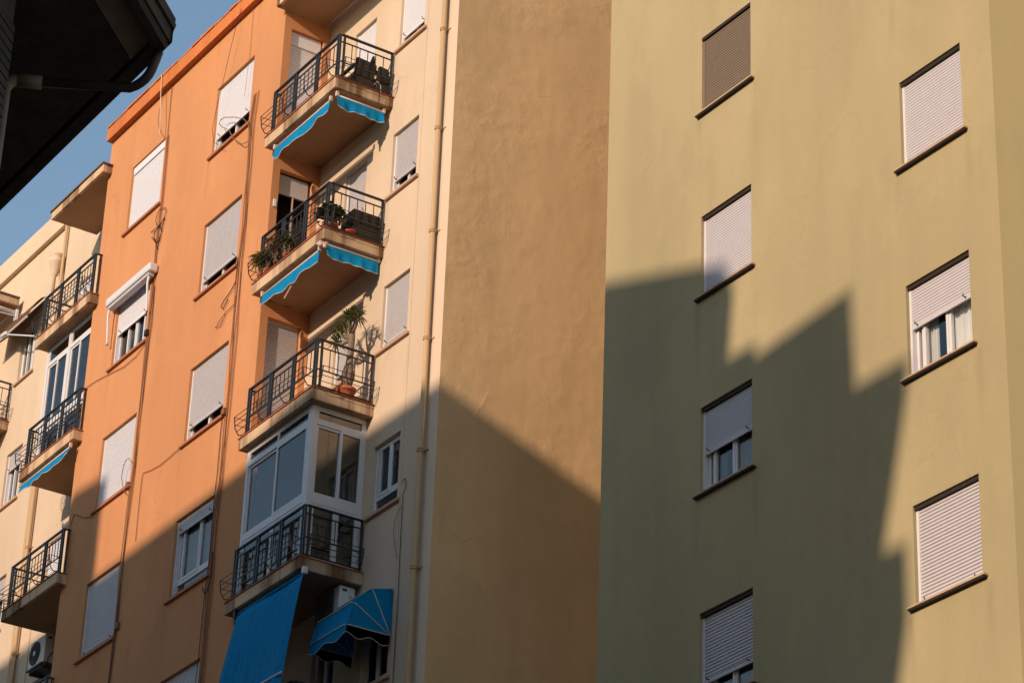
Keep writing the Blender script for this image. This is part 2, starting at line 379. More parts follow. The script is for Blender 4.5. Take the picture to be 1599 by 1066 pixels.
def windowV(bld, u0, u1, z0, z1, V, shut_to=None, shut='shutw', box=0, sill='sill', sill_x=.10, kind='slide', pitch=.046, gap=.004, label=None, shutV=.06, curtain=False, leafs=(.5,), sill_t=.055, lower=0, guides='white', guide_v=.05, stops=True, slot=.0, sill_d=.055):
    """z0 = top of the sill. shut_to = height of the shutter's lower edge"""
    fr = MB(); A = V+(.115 if shut_to is not None else .07)
    fr.box(u0, u1, A, A+.05, z0, z0+.05).box(u0, u1, A, A+.05, z1-.05, z1)
    fr.box(u0, u0+.05, A, A+.05, z0+.05, z1-.05).box(u1-.05, u1, A, A+.05, z0+.05, z1-.05)
    if shut_to is not None:   # shutter guides
        for a, b in ((u0, u0+.042), (u1-.028, u1)): fr.box(a, b, V+guide_v, A-.002, z0, z1-.003)
    wd = fr.build('window', guides, bld)
    if label: wd['label'] = label
    open_part = shut_to is None or shut_to > z0+.08
    if open_part:
        lf = MB(); zt = z1-.05; zb = z0+.05
        if lower:
            lf.box(u0+.05, u1-.05, A-.006, A+.04, zb+lower, zb+lower+.06); zb += lower+.06
        cuts = [u0+.05]+[u0+(u1-u0)*f for f in leafs]+[u1-.05]
        for i in range(len(cuts)-1):
            a, b = cuts[i], cuts[i+1]; off = -.012 if i % 2 else 0
            lf.box(a, a+.04, A+off-.004, A+.04, zb, zt).box(b-.04, b, A+off-.004, A+.04, zb, zt)
            lf.box(a+.04, b-.04, A+off-.004, A+.04, zb, zb+.05).box(a+.04, b-.04, A+off-.004, A+.04, zt-.04, zt)
        lf.build('sash', 'white', wd)
        MB().quad((u0+.06, A+.02, z0+.04), (u1-.06, A+.02, z0+.04), (u1-.06, A+.02, zt), (u0+.06, A+.02, zt)).build('pane', 'glass', wd)
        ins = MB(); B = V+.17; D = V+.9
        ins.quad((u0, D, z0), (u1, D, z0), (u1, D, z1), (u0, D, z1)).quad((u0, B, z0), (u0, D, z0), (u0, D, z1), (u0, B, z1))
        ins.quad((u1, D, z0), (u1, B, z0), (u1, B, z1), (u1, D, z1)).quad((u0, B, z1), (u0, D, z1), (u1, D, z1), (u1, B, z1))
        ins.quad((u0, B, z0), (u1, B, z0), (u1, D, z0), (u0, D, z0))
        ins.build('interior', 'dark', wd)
        if curtain:
            cu = MB(); n = 40
            for a, b in curtain:
                ua, ub = u0+(u1-u0)*a, u0+(u1-u0)*b
                row = lambda z: [(ua+(ub-ua)*k/n, V+.205+.018*math.sin(k*1.9)+.01*math.sin(k*.7+1), z) for k in range(n+1)]
                cu.sheet([row(z0+.03), row(z1-.03)])
            cu.build('curtain', 'curtain', wd)
    if slot: MB().box(u0+.001, u1-.001, V+shutV-.035, V+.155, z1-slot, z1-.002).build('slot_shade', 'cabled', wd)  # solid near-black bar painting in the shade of the shutter slot
    if shut_to is not None:
        shutterV(wd, u0+.006, u1-.006, V+shutV, max(shut_to, z0+.004), z1-.003-slot, shut, box, pitch, gap, stops)
    if sill:
        s = MB(); sx = sill_x
        s.hexa([(u0-sx, V-sill_d, z0-sill_t), (u1+sx, V-sill_d, z0-sill_t), (u1+sx, V+.11, z0-sill_t), (u0-sx, V+.11, z0-sill_t),
                (u0-sx, V-sill_d, z0-.004), (u1+sx, V-sill_d, z0-.004), (u1+sx, V+.11, z0+.006), (u0-sx, V+.11, z0+.006)])
        if sill == 'sillg': MB().box(u0-sx+.012, u1+sx-.012, V-sill_d+.012, V-.001, z0-sill_t-.022, z0-sill_t-.001).build('sill_shade', 'cabled', wd)  # near-black board standing for the shade and shadow below the sill
        s.build('sill', sill, wd, bevel=.004)
    return wd

# ================================================================== THE ORANGE AND CREAM BLOCK
APT = thing('apartment_building', 'orange and cream apartment building with balconies and a plain tan end wall', 'building', (-45, 24, 0))
TOPC = 32.66
flo = FL                                     # storeys
main_f = [16.45, 19.40, 22.35, 25.30, 28.25]
all_f = [4.65, 7.6, 10.55, 13.5]+main_f
win = lambda u0, u1, F, a, b: (u0, u1, F+a, F+b)
A_U, B_U, C_U, R_U = (-45.42, -44.0), (-41.87, -40.43), (-36.73, -35.90), (-38.33, -37.60)
L_U, T_U = (-52.54, -51.74), (-49.70, -48.95)
# bay (orange)
bay = MB()
wallV(bay, V0, UL, UC, 0, 31.98, [win(*A_U, F, .95, 2.43) for F in all_f]+[win(*B_U, F, .95, 2.43) for F in all_f])
wallU(bay, UC, V0, V1, 0, 31.98, [(19.75, 20.42, F+.03, F+2.45) for F in all_f[3:]])
bay.quad((UL, V1, 0), (UL, V0, 0), (UL, V0, 31.98), (UL, V1, 31.98))
bay.quad((UL, V0, 31.98), (UC, V0, 31.98), (UC, V1, 31.98), (UL, V1, 31.98))
bay.build('bay_wall', 'orange', APT)
# cream walls, one sheet left and right of the bay
cr = MB()
wallV(cr, V1, UC, -35.02, 0, TOPC, [win(*C_U, F, .95, 2.16) for F in all_f]+[win(*R_U, F, .90, 2.10) for F in all_f])
wallV(cr, V1, -55.1, UL, 0, TOPC, [win(*L_U, F, .85, 2.10) for F in all_f]+[win(*T_U, F, .30, 2.05) for F in all_f])
wallV(cr, V1, UL, UC, 31.0, TOPC, [])
cr.build('wall', 'cream', APT)
wallV(MB(), V1, -35.02, UT, 0, TOPC, []).build('corner_strip', 'pale', APT)
tn = MB(); tn.quad((UT, V1, 0), (UT, 34, 0), (UT, 34, TOPC), (UT, V1, TOPC)); tn.quad((UT, 34, 0), (-62.4, 34, 0), (-62.4, 34, TOPC), (UT, 34, TOPC))
tn.quad((-62.4, 34, 0), (-62.4, V1, 0), (-62.4, V1, TOPC), (-62.4, 34, TOPC))
tn.build('end_wall', 'tan', APT)
MB().box(-62.39, UT-.01, V1+.01, 33.99, TOPC-.02, TOPC+.10).build('roof', 'ochre', APT)
# next bay to the left (just outside the frame)
b2 = MB(); wallV(b2, V0, -62.4, -55.1, 0, 31.98, []); b2.quad((-55.1, V0, 0), (-55.1, V1, 0), (-55.1, V1, 31.98), (-55.1, V0, 31.98))
b2.quad((-62.4, V1, 0), (-62.4, V0, 0), (-62.4, V0, 31.98), (-62.4, V1, 31.98)); b2.quad((-62.4, V0, 31.98), (-55.1, V0, 31.98), (-55.1, V1, 31.98), (-62.4, V1, 31.98))
b2.build('bay_wall', 'orange', APT)
# cornice of the bay, cream parapet band
co = MB().box(UL-.02, UC+.12, V0-.12, V1-.05, 31.83, 32.12)
for k in range(24):                          # broken top edge of tiles
    u = UL + k*.305; co.box(u, u+.29, V0-.14+random.uniform(-.01, .015), V0+.3, 32.122, 32.145+random.uniform(0, .03))
co.build('cornice', 'cornice', APT)
pb = MB().box(-55.2, UL, V1-.10, V1-.003, 32.14, TOPC).box(UL, UT+.02, V1-.10, V1-.003, 32.2, TOPC); pb.build('parapet_band', 'cream', APT)
# ochre pilaster and downpipes
MB().box(-50.90, -50.66, V1-.05, V1-.002, 0, 26.4).build('pilaster', 'ochre', APT)
def drain(u, zb, zt, r, clamps, mat='ochre'):
    o = MB().tube([(u, V1-.085, zb), (u, V1-.085, zt)], r, 12).build('drainpipe', mat, APT, smooth=True)
    for z in clamps:
        MB().lathe(u, V1-.085, [(r+.004, z-.035), (r+.016, z-.03), (r+.016, z-.008), (r+.004, z), (r+.016, z+.008), (r+.016, z+.03), (r+.004, z+.035)], 12).tube([(u-.11, V1-.01, z), (u+.11, V1-.01, z)], .008, 5).build('pipe_clamp', 'ochre', o)
drain(-35.095, 0, 32.4, .045, [28.7, 26.75, 24.8, 22.84, 20.88, 18.9])
drain(-50.585, 0, 26.4, .035, [24.6, 22.3])
o = MB().tube([(-50.60, V1-.07, 28.2), (-50.60, V1-.07, 32.1)], .035, 10).build('drainpipe', 'ochre', APT, smooth=True)
MB().lathe(-50.72, V1-.17, [(.035, 30.3), (.04, 30.86), (.075, 30.9), (.075, 30.93), (.10, 31.0), (.135, 31.17), (.145, 31.19), (.145, 31.22), (.13, 31.23), (.14, 31.33), (.15, 31.35), (.15, 31.38), (.13, 31.38), (.05, 31.2)], 18).build('rain_hopper', 'cream', APT, smooth=True)
# faint service line in the cream wall
MB().box(-35.79, -35.78, V1-.008, V1-.001, 0, 31).build('conduit', 'cream', APT)
MB().box(-50.10, -50.08, V1-.010, V1-.001, 0, 24).build('conduit', 'ochre', APT)

# windows of the bay
sA = {28.25: ('shutw', 29.22, dict(box=.16)), 25.30: ('shutw', 26.95, dict(box=.13, leafs=(.3, .55, .78), label='half open white window under a white cassette awning')), 22.35: ('shutw', 23.31, dict(gap=.013, pitch=.05)), 19.40: ('shutp', 20.40, dict(gap=.011, pitch=.05)), }
sB = {28.25: ('shutw', 29.56, {}), 25.30: ('shutg', 26.53, {}), 22.35: ('shutg', 23.59, {}), 19.40: ('shutp', 21.58, dict(lower=.22, leafs=(.12, .56), curtain=[(.1, .95)], label='open window with sliding panes and its shutter rolled up')), 16.45: ('shutg', 17.5, {})}
for F in all_f:
    m, z, kw = sA.get(F, ('shutg', F+1.0, {})); windowV(APT, *A_U, F+.95, F+2.43, V0, z, m, sill='sillo', sill_x=.09, **kw)
    m, z, kw = sB.get(F, ('shutg', F+1.0, {})); windowV(APT, *B_U, F+.95, F+2.43, V0, z, m, sill='sillo', sill_x=.09, **kw)
sC = {28.25: ('shutw', 29.42, {}), 25.30: ('shutg', 26.52, dict(sill='sill')), 22.35: ('shutg', 23.42, {}), 16.45: (None, None, {}), 19.40: (None, None, dict(lower=.20, leafs=(.14, .55), curtain=[(.0, .12)], label='open cream wall window with white frame and no shutter down'))}
for F in all_f:
    m, z, kw = sC.get(F, ('shutg', F+1.2, {})); kw = dict(kw); kw.setdefault('sill', 'sill')
    windowV(APT, *C_U, F+.95, F+2.16, V1, z, m or 'shutw', sill_x=.10, **kw)
sR = {28.25: ('shutw', 29.2, {}), 25.30: ('shutg', 26.42, {}), 22.35: ('shutg', 23.45, {}), 19.40: (None, None, {}), 16.45: (None, None, {})}
for F in all_f:
    m, z, kw = sR.get(F, ('shutg', F+1.1, {})); windowV(APT, *R_U, F+.90, F+2.10, V1, z, m or 'shutw', sill_x=.05, **kw)
for F in all_f:
    z = {28.25: None, 25.30: 27.0, 22.35: 23.2+.75}.get(F, F+.9)
    windowV(APT, *L_U, F+.85, F+2.10, V1, z, 'shutg', sill_x=.08, leafs=(.35, .7))
    windowV(APT, *T_U, F+.30, F+2.05, V1, F+.34, 'shutw', sill_x=.03, gap=.013, pitch=.05)
# balcony doors in the bay's side wall (plane x = UC, looking +x)
def doorU(F, style):
    v0, v1, z0, z1 = 19.75, 20.42, F+.03, F+2.45
    fr = MB(); X = UC-.11
    fr.box(X-.04, X, v0, v0+.05, z0, z1).box(X-.04, X, v1-.05, v1, z0, z1).box(X-.04, X, v0+.05, v1-.05, z1-.05, z1)
    d = fr.build('door', 'white' if style != 'dark' else 'iron', APT)
    if style == 'dark':
        MB().quad((X-.016, v0+.04, z0), (X-.016, v1-.04, z0), (X-.016, v1-.04, z1-.35), (X-.016, v0+.04, z1-.35)).build('pane', 'glassd', d)
        MB().box(X-.04, X+.02, v0+.05, v1-.05, z1-.42, z1-.05).build('shutter_box', 'shutg', d)
        MB().box(X-.03, X+.01, v0+.33, v0+.355, z0, z1-.42).build('mullion', 'cream', d)
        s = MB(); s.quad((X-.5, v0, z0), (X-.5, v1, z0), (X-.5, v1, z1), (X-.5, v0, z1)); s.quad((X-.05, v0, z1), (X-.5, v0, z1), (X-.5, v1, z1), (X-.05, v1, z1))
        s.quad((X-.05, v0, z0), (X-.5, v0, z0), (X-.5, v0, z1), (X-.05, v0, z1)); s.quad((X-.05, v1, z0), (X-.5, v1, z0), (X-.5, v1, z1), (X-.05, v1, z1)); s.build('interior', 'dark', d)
    else:
        mb = MB(); z = z1-.05; prof = []
        while z > z0+.02:
            z2 = max(z-.048, z0+.02); h = z-z2
            prof += [(X+.02, z-.1*h), (X+.024, z-.5*h), (X+.02, z2+.006), (X+.006, z2+.005), (X+.006, z2)]; z = z2
        n = len(mb.v)
        for x, zz in prof: mb.v += [(x, v0+.04, zz), (x, v1-.04, zz)]
        for i in range(len(prof)-1): mb.f.append((n+2*i, n+2*i+1, n+2*i+3, n+2*i+2))
        if style == 'box': mb.box(X-.01, X+.05, v0+.03, v1-.03, z1-.28, z1-.02)
        mb.build('shutter', 'shutw' if style == 'box' else 'shutg', d)
for F in all_f[3:]: doorU(F, {28.25: 'box', 25.30: 'dark'}.get(F, 'plain'))

# ------------------------------------------------------------------ balconies
def rack(mb, pts, out, zb, posts):
    """flower basket hung on the outside of a rail: pts = two ends, out = outward unit vector"""
    a, b = Vector(pts[0]), Vector(pts[1]); o = Vector(out)
    prof = [(0.0, 0.05), (.13, .03), (.20, .13), (.23, .33)]
    for (d, h) in ((.08, .04), (.17, .08), (.205, .17), (.218, .25), (.23, .33)):
        mb.tube([a+o*d+Vector((0, 0, zb+h)), b+o*d+Vector((0, 0, zb+h))], .0065, 5)
    for t in posts:
        p = a.lerp(b, t)
        mb.tube([p+o*d+Vector((0, 0, zb+h)) for d, h in prof], .0105, 5)
    for t in (0, 1):
        p = a.lerp(b, t)
        mb.tube([p+Vector((0, 0, zb+.33)), p+o*.23+Vector((0, 0, zb+.33))], .0065, 5)
        mb.tube([p+Vector((0, 0, zb+.2)), p+o*.21+Vector((0, 0, zb+.2))], .006, 5)
def rail_run(mb, p0, p1, F, posts, nb, flat=True):
    a, b = Vector((*p0, 0)), Vector((*p1, 0)); d = (b-a); L = d.length; e = d.normalized(); n = Vector((-e.y, e.x, 0))
    def bar(z0, z1, hw):
        c = [a-n*hw, b-n*hw, b+n*hw, a+n*hw]
        mb.hexa([tuple(q+Vector((0, 0, z0))) for q in c]+[tuple(q+Vector((0, 0, z1))) for q in c])
    def post(t, w, z0=0, z1=.90):
        c = a+d*t
        q = [c-e*w-n*w, c+e*w-n*w, c+e*w+n*w, c-e*w+n*w]
        mb.hexa([tuple(x+Vector((0, 0, F+z0))) for x in q]+[tuple(x+Vector((0, 0, F+z1))) for x in q])
    bar(F+.90, F+.925, .025); bar(F+.765, F+.782, .011); bar(F+.365, F+.382, .010); bar(F+.065, F+.085, .012)
    for t in posts: post(t, .017)
    seg = sorted(posts)
    return seg, post
def balcony(u0, u1, F, ends='R', enclosed=None, slab_mat='slab', thick=.2, label=None):
    sb = MB().box(u0, u1, VF, V1-.003, F-thick, F)
    b = sb.build('balcony', slab_mat, APT, bevel=.008)
    if label: b['label'] = label
    MB().box(u0+.04, u1-.05, VF+.06, V1-.004, F-thick-.003, F-thick).build('soffit', 'undershade', b)  # thin sheet with the underside shade put into its colour
    MB().box(u0+(.02 if ends == 'L' else .0)-.015, u1+.015, VF-.018, V1-.004, F+.002, F+.02).build('floor_tiles', 'tile', b)
    r = MB(); V = VF+.07
    ul, ur = u0+.10, u1-.05
    L = ur-ul; dbl = .035/L
    seg = [0+dbl, 1/3, 2/3, 1-dbl]
    posts = []
    for s in seg: posts += [s-dbl, s+dbl]
    rail_run(r, (ul, V), (ur, V), F, posts, 4)
    for i in range(3):                        # balusters in each bay
        a, c = seg[i]+dbl, seg[i+1]-dbl
        for k in range(1, 5):
            u = ul+L*(a+(c-a)*k/5)
            r.box(u-.006, u+.006, V-.006, V+.006, F+.38, F+.77)
    # end runs
    if ends == 'R':
        rail_run(r, (ur, V+.03), (ur, V1-.02), F, [.05, .97], 5)
        for k in range(1, 6): v = V+.08+(V1-.06-V-.08)*k/6; r.box(ur-.006, ur+.006, v-.006, v+.006, F+.38, F+.77)
        r.box(ul-.03, ul+.02, V, V0+.0, F+.90, F+.925)
    else:
        rail_run(r, (ul, V+.03), (ul, V1-.02), F, [.05, .97], 5)
        for k in range(1, 6): v = V+.08+(V1-.06-V-.08)*k/6; r.box(ul-.006, ul+.006, v-.006, v+.006, F+.38, F+.77)
        r.box(ur-.02, ur+.02, V+.02, V0+.005, F+.90, F+.925); r.box(ur-.012, ur+.012, V0-.05, V0-.026, F, F+.9)
    r.build('railing', 'iron', b)
    k = MB()
    rack(k, [(ul, V-.01, 0), (ur, V-.01, 0)], (0, -1, 0), F, [0, .33, .66, 1])
    if ends == 'R': rack(k, [(ur+.01, V, 0), (ur+.01, V1-.12, 0)], (1, 0, 0), F, [0, 1])
    else: rack(k, [(ul-.01, V, 0), (ul-.01, V1-.12, 0)], (-1, 0, 0), F, [0, 1])
    k.build('flower_rack', 'iron', b)
    return b
BAL = {}
labs = {28.25: 'topmost right balcony with dark wicker furniture', 25.30: 'balcony crowded with potted plants', 22.35: 'balcony with a tall potted plant', 19.40: 'balcony closed in with white framed glass'}
for F in all_f[2:]:
    BAL['R', F] = balcony(UC+.003, -36.82, F, 'R', label=labs.get(F))
    BAL['L', F] = balcony(-48.85, -46.37, F, 'L')
    BAL['X', F] = balcony(-55.1+.003, -52.70, F, 'R')
# roof slabs over the top balconies
for (u0, u1) in ((UC+.003, -36.82), (-48.85, -46.42), (-55.097, -52.70)):
    cpy = MB().box(u0, u1, VF, V1-.105, 31.03, 31.20).build('canopy', 'slab', APT, bevel=.008)
    MB().box(u0+.04, u1-.05, VF+.06, V1-.11, 31.027, 31.03).build('soffit', 'undershade', cpy)  # same sheet, shade below the canopy put into its colour
    MB().box(u0-.03, u1+.03, VF-.03, V1-.11, 31.203, 31.235).build('canopy_tiles', 'rooft', cpy)

# glazed enclosures
def leafV(f, g, a, b, V, z0, z1, w=.045):
    f.box(a, a+w, V-.02, V+.02, z0, z1).box(b-w, b, V-.02, V+.02, z0, z1).box(a+w, b-w, V-.02, V+.02, z0, z0+w).box(a+w, b-w, V-.02, V+.02, z1-w, z1)
    g.quad((a+w*.6, V, z0+w*.6), (b-w*.6, V, z0+w*.6), (b-w*.6, V, z1-w*.6), (a+w*.6, V, z1-w*.6))
def leafU(f, g, a, b, U, z0, z1, w=.045):
    f.box(U-.02, U+.02, a, a+w, z0, z1).box(U-.02, U+.02, b-w, b, z0, z1).box(U-.02, U+.02, a+w, b-w, z0, z0+w).box(U-.02, U+.02, a+w, b-w, z1-w, z1)
    g.quad((U, a+w*.6, z0+w*.6), (U, b-w*.6, z0+w*.6), (U, b-w*.6, z1-w*.6), (U, a+w*.6, z1-w*.6))
def enclosure():
    F, Z = 19.40, 22.146; V, U = 19.56, -37.01; ul = -39.20
    f, g = MB(), MB()
    f.box(U-.11, U+.01, V-.03, V+.07, F+.02, Z)                       # corner post
    f.box(ul, ul+.07, V-.03, V+.05, F+.02, Z)
    f.box(ul+.07, U-.11, V-.028, V+.03, Z-.05, Z); f.box(ul+.07, U-.11, V-.028, V+.03, 21.83, 21.90)
    um = (ul+U)/2-.03
    leafV(f, g, ul+.07, um, V, 21.90, Z-.05, .03); leafV(f, g, um, U-.11, V, 21.90, Z-.05, .03)
    leafV(f, g, ul+.07, um+.03, V+.015, 20.58, 21.83); leafV(f, g, um-.01, U-.11, V-.012, 20.58, 21.83)
    f.box(ul+.07, U-.11, V-.03, V+.04, 20.47, 20.58); f.box(ul+.07, U-.11, V-.028, V+.03, F+.02, F+.10)
    leafV(f, g, ul+.07, um, V, F+.10, 20.47, .05); leafV(f, g, um, U-.11, V, F+.10, 20.47, .05)
    # side
    v0, v1 = V+.07, V1-.004; vm = (v0+v1)/2
    f.box(U-.05, U+.008, v1-.06, v1, F+.02, Z)
    f.box(U-.04, U+.006, v0, v1-.06, Z-.05, Z).box(U-.04, U+.006, v0, v1-.06, 21.83, 21.90)
    leafU(f, g, v0, v1-.06, U-.015, 21.90, Z-.05, .03)
    leafU(f, g, v0, vm+.02, U-.03, 20.60, 21.83); leafU(f, g, vm-.02, v1-.06, U-.005, 20.60, 21.83)
    f.box(U-.05, U+.012, v0, v1-.06, 20.45, 20.60); f.box(U-.04, U+.006, v0, v1-.06, F+.02, F+.10)
    leafU(f, g, v0, vm, U-.015, F+.10, 20.45, .05); leafU(f, g, vm, v1-.06, U-.015, F+.10, 20.45, .05)
    e = f.build('glazed_enclosure', 'white', APT); 
    gl = g.build('pane', 'glassc', e)
    n = 44
    row = lambda u0, u1, z: [(u0+(u1-u0)*k/n, V+.13+.022*math.sin(k*1.7)+.012*math.sin(k*.6), z) for k in range(n+1)]
    MB().sheet([row(ul+.1, ul+.75, 19.5), row(ul+.1, ul+.70, 22.1)]).build('curtain', 'curtain', e)
enclosure()
def enclosure_left():
    F, Z = 25.30, 28.046; V = 19.68; ul, ur = -48.75, UL-.01
    f, g = MB(), MB()
    f.box(ul, ul+.09, V-.03, V+.06, F+.02, Z); f.box(ur-.05, ur, V-.03, V+.06, F+.02, Z)
    f.box(ul+.09, ur-.05, V-.028, V+.03, Z-.05, Z).box(ul+.09, ur-.05, V-.028, V+.03, Z-.42, Z-.35)
    um = (ul+ur)/2
    f.box(um-.05, um+.05, V-.035, V+.04, F+.1, Z-.05)
    leafV(f, g, ul+.09, um-.05, V, Z-.35, Z-.05, .03); leafV(f, g, um+.05, ur-.05, V, Z-.35, Z-.05, .03)
    q = (um-.05-ul-.09)/2
    leafV(f, g, ul+.09, ul+.09+q+.02, V+.012, F+.95, Z-.42); leafV(f, g, ul+.09+q-.02, um-.05, V-.012, F+.95, Z-.42)
    leafV(f, g, um+.05, um+.05+q+.02, V+.012, F+.95, Z-.42); leafV(f, g, um+.03+q, ur-.05, V-.012, F+.95, Z-.42)
    f.box(ul+.09, um-.05, V-.03, V+.03, F+.84, F+.95).box(um+.05, ur-.05, V-.03, V+.03, F+.84, F+.95)
    leafV(f, g, ul+.09, um-.05, V, F+.02, F+.84, .06); leafV(f, g, um+.05, ur-.05, V, F+.02, F+.84, .06)
    f.box(ul, ul+.05, V+.06, V1-.004, F+.02, F+.1).box(ul, ul+.05, V+.06, V1-.004, Z-.08, Z)
    g.quad((ul+.02, V+.06, F+.1), (ul+.02, V+.06, Z-.08), (ul+.02, V1-.01, Z-.08), (ul+.02, V1-.01, F+.1))
    e = f.build('glazed_enclosure', 'white', APT); g.build('pane', 'glassc', e)
enclosure_left()

# ================================================================== KHAKI BLOCK ON THE RIGHT
GRN = thing('corner_building', 'khaki green rendered building with two columns of shuttered windows', 'building', (-26, 22, 0))
G0, G1 = -30.22, -21.96
g1U, g2U = (-27.90, -26.77), (-23.68, -22.52)
heads = [27.63-2.95*k for k in range(9)]
HW = 1.27
gw = MB(); wallV(gw, V1, G0, G1, 0, 33.2, [(u[0], u[1], h-HW, h) for u in (g1U, g2U) for h in heads])
gw.quad((G0, 34, 0), (G0, V1, 0), (G0, V1, 33.2), (G0, 34, 33.2))
gw.build('wall', 'green', GRN)
ca = math.radians(50); ex, ey = G1+6*math.cos(ca), V1+6*math.sin(ca)
g2 = MB(); g2.quad((G1, V1, 0), (ex, ey, 0), (ex, ey, 33.2), (G1, V1, 33.2)); g2.quad((ex, ey, 0), (ex, 34, 0), (ex, 34, 33.2), (ex, ey, 33.2)); g2.quad((ex, 34, 0), (G0, 34, 0), (G0, 34, 33.2), (ex, 34, 33.2))
g2.build('corner_wall', 'greend', GRN)
MB().prism([(G0+.01, V1+.01), (G1, V1+.01), (ex-.01, ey), (ex-.01, 33.9), (G0+.01, 33.9)], 33.1, 33.3).build('roof', 'ochre', GRN)
for u, spec in ((g1U, {1: ('shutb', 0.0, 'brown mesh screened window without a white frame'), 2: ('shutp', 0.0, None), 3: ('shutp', .45, None), 4: ('shutp', .24, None)}),
                (g2U, {2: ('shutp', 0.0, None), 3: ('shutp', .52, None), 4: ('shutp', 0.0, None)})):
    for i, h in enumerate(heads):
        m, op, lab = spec.get(i, ('shutp', .0, None))
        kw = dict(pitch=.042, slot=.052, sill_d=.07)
        if op: kw.update(leafs=(.16, .55), curtain=[(.0, .3), (.5, 1.0)])
        if m == 'shutb': kw.update(guides='shutb', gap=.004, stops=False, shutV=.03, guide_v=.02)
        if u is g2U and i == 4: kw.update(gap=.012, pitch=.046)
        if u is g1U and i == 4: kw.update(gap=.012, pitch=.046)
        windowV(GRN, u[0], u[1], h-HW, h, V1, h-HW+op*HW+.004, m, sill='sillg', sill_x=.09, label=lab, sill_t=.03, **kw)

# ================================================================== AWNINGS
def valence(name, label, a, b, z, h, out, amp=.02, slope=.05, grp='rolled up blue awnings under the balconies', scallop=7):
    """rolled awning: roller bar, hanging valance with a pale hem, end brackets"""
    a, b = Vector(a), Vector(b); L = (b-a).length; o = Vector(out)
    t = thing(name, label, 'awning', tuple((a+b)/2+Vector((0, 0, z))), grp)
    n = 44
    ph = random.uniform(0, 6)
    def P(s, hh): return a.lerp(b, s)+Vector((0, 0, z-hh-.035*math.sin(math.pi*s)*(hh/h)))+o*((amp*math.sin(s*11+ph)+amp*.6*math.sin(s*29+ph*2))*hh/h+.03*hh/h)
    bot = [h*(1+.10*math.sin(s/n*math.pi*scallop)+.05*math.sin(s*.31)) for s in range(n+1)]
    grid = [[P(s/n, bot[s]*k/5) for s in range(n+1)] for k in range(6)]
    th = tuple(o*.006)
    MB().sheet(grid, th).build('valance', 'blue', t, smooth=False)
    MB().tube([P(s/n, bot[s])+o*.003 for s in range(n+1)], .007, 5).build('hem', 'ropew', t)
    MB().tube([a+Vector((0, 0, z+.025)), b+Vector((0, 0, z+.025))], .016, 10).build('roller', 'white', t, smooth=True)
    for p in (a, b): MB().box(p.x-.025, p.x+.025, p.y-.03, p.y+.03, z+.0, z+.10).build('bracket', 'bulb', t, bevel=.01)
    return t
valence('folded_awning', 'rolled up blue awning with white hem along the front of the topmost full balcony', (-39.0, 19.46, 0), (-37.04, 19.46, 0), 27.89, .19, (0, -1, 0))
valence('folded_awning', 'rolled up blue awning at the short right side of the topmost full balcony', (-36.90, 19.50, 0), (-36.90, 20.42, 0), 27.93, .19, (1, 0, 0), scallop=3)
valence('folded_awning', 'rolled up blue awning along the front of the plant filled balcony', (-39.0, 19.46, 0), (-37.04, 19.46, 0), 24.96, .19, (0, -1, 0))
valence('folded_awning', 'rolled up blue awning at the short right side of the plant filled balcony', (-36.90, 19.50, 0), (-36.90, 20.50, 0), 25.03, .2, (1, 0, 0), scallop=3)
valence('folded_awning', 'narrow rolled up blue awning below the left hand balcony beside the orange wall', (-48.75, 19.42, 0), (-46.48, 19.42, 0), 24.95, .12, (0, -1, 0), scallop=11)
# thin rod hanging below the second awning, bauble cluster at its corner
tag(MB().tube([(-37.85, 19.52, 24.93), (-38.1, 19.42, 24.52)], .014, 6).build('awning_rod', 'sill'), 'short bare rod hanging below the awning of the plant filled balcony', 'rod')
bb = MB()
for k in range(9):
    cx, cy, cz, r = -36.93+random.uniform(-.07, .07), 19.42+random.uniform(-.03, .05), 25.03+random.uniform(-.10, .06), random.uniform(.03, .045)
    bb.lathe(cx, cy, [(r*.3, cz-r*.95), (r*.8, cz-r*.6), (r, cz), (r*.8, cz+r*.6), (r*.3, cz+r*.95)], 8)
tag(bb.build('bauble_cluster', 'bulb', smooth=True), 'cluster of small pale baubles tied under the balcony corner', 'ornament')

# drop awning
t = thing('drop_awning', 'large plain blue awning hanging down in front of the lowest visible balcony', 'awning', (-37.8, 19.4, 18.5))
n = 48
def DP(s, k):
    u = -38.93+2.18*s; z = 19.08-1.95*k; v = 19.46-.27*k - .012*math.sin(s*23)*k - .02*math.sin(s*7+k*2) + .010*math.sin(s*61)*(.3+k)
    return (u-.12*k*(1-s), v-.018*math.sin(s*14+2*k+1)*k-.02*math.sin(k*5)*math.sin(math.pi*s), z)
MB().sheet([[DP(s/n, k/14) for s in range(n+1)] for k in range(15)], (0, -.005, 0)).build('canvas', 'blue', t, smooth=True)
MB().tube([(-38.96, 19.49, 19.13), (-36.80, 19.49, 19.13)], .03, 10).build('roller', 'blue', t, smooth=True)
MB().tube([(-39.05, 19.19, 17.40), (-36.74, 19.19, 17.40)], .018, 8).build('front_bar', 'white', t, smooth=True)
MB().box(-36.80, -36.73, 19.43, 19.52, 19.10, 19.22).build('bracket', 'white', t, bevel=.015)
MB().box(-39.0, -38.95, 19.42, 19.5, 19.06, 19.22).build('bracket', 'iron', t, bevel=.01)

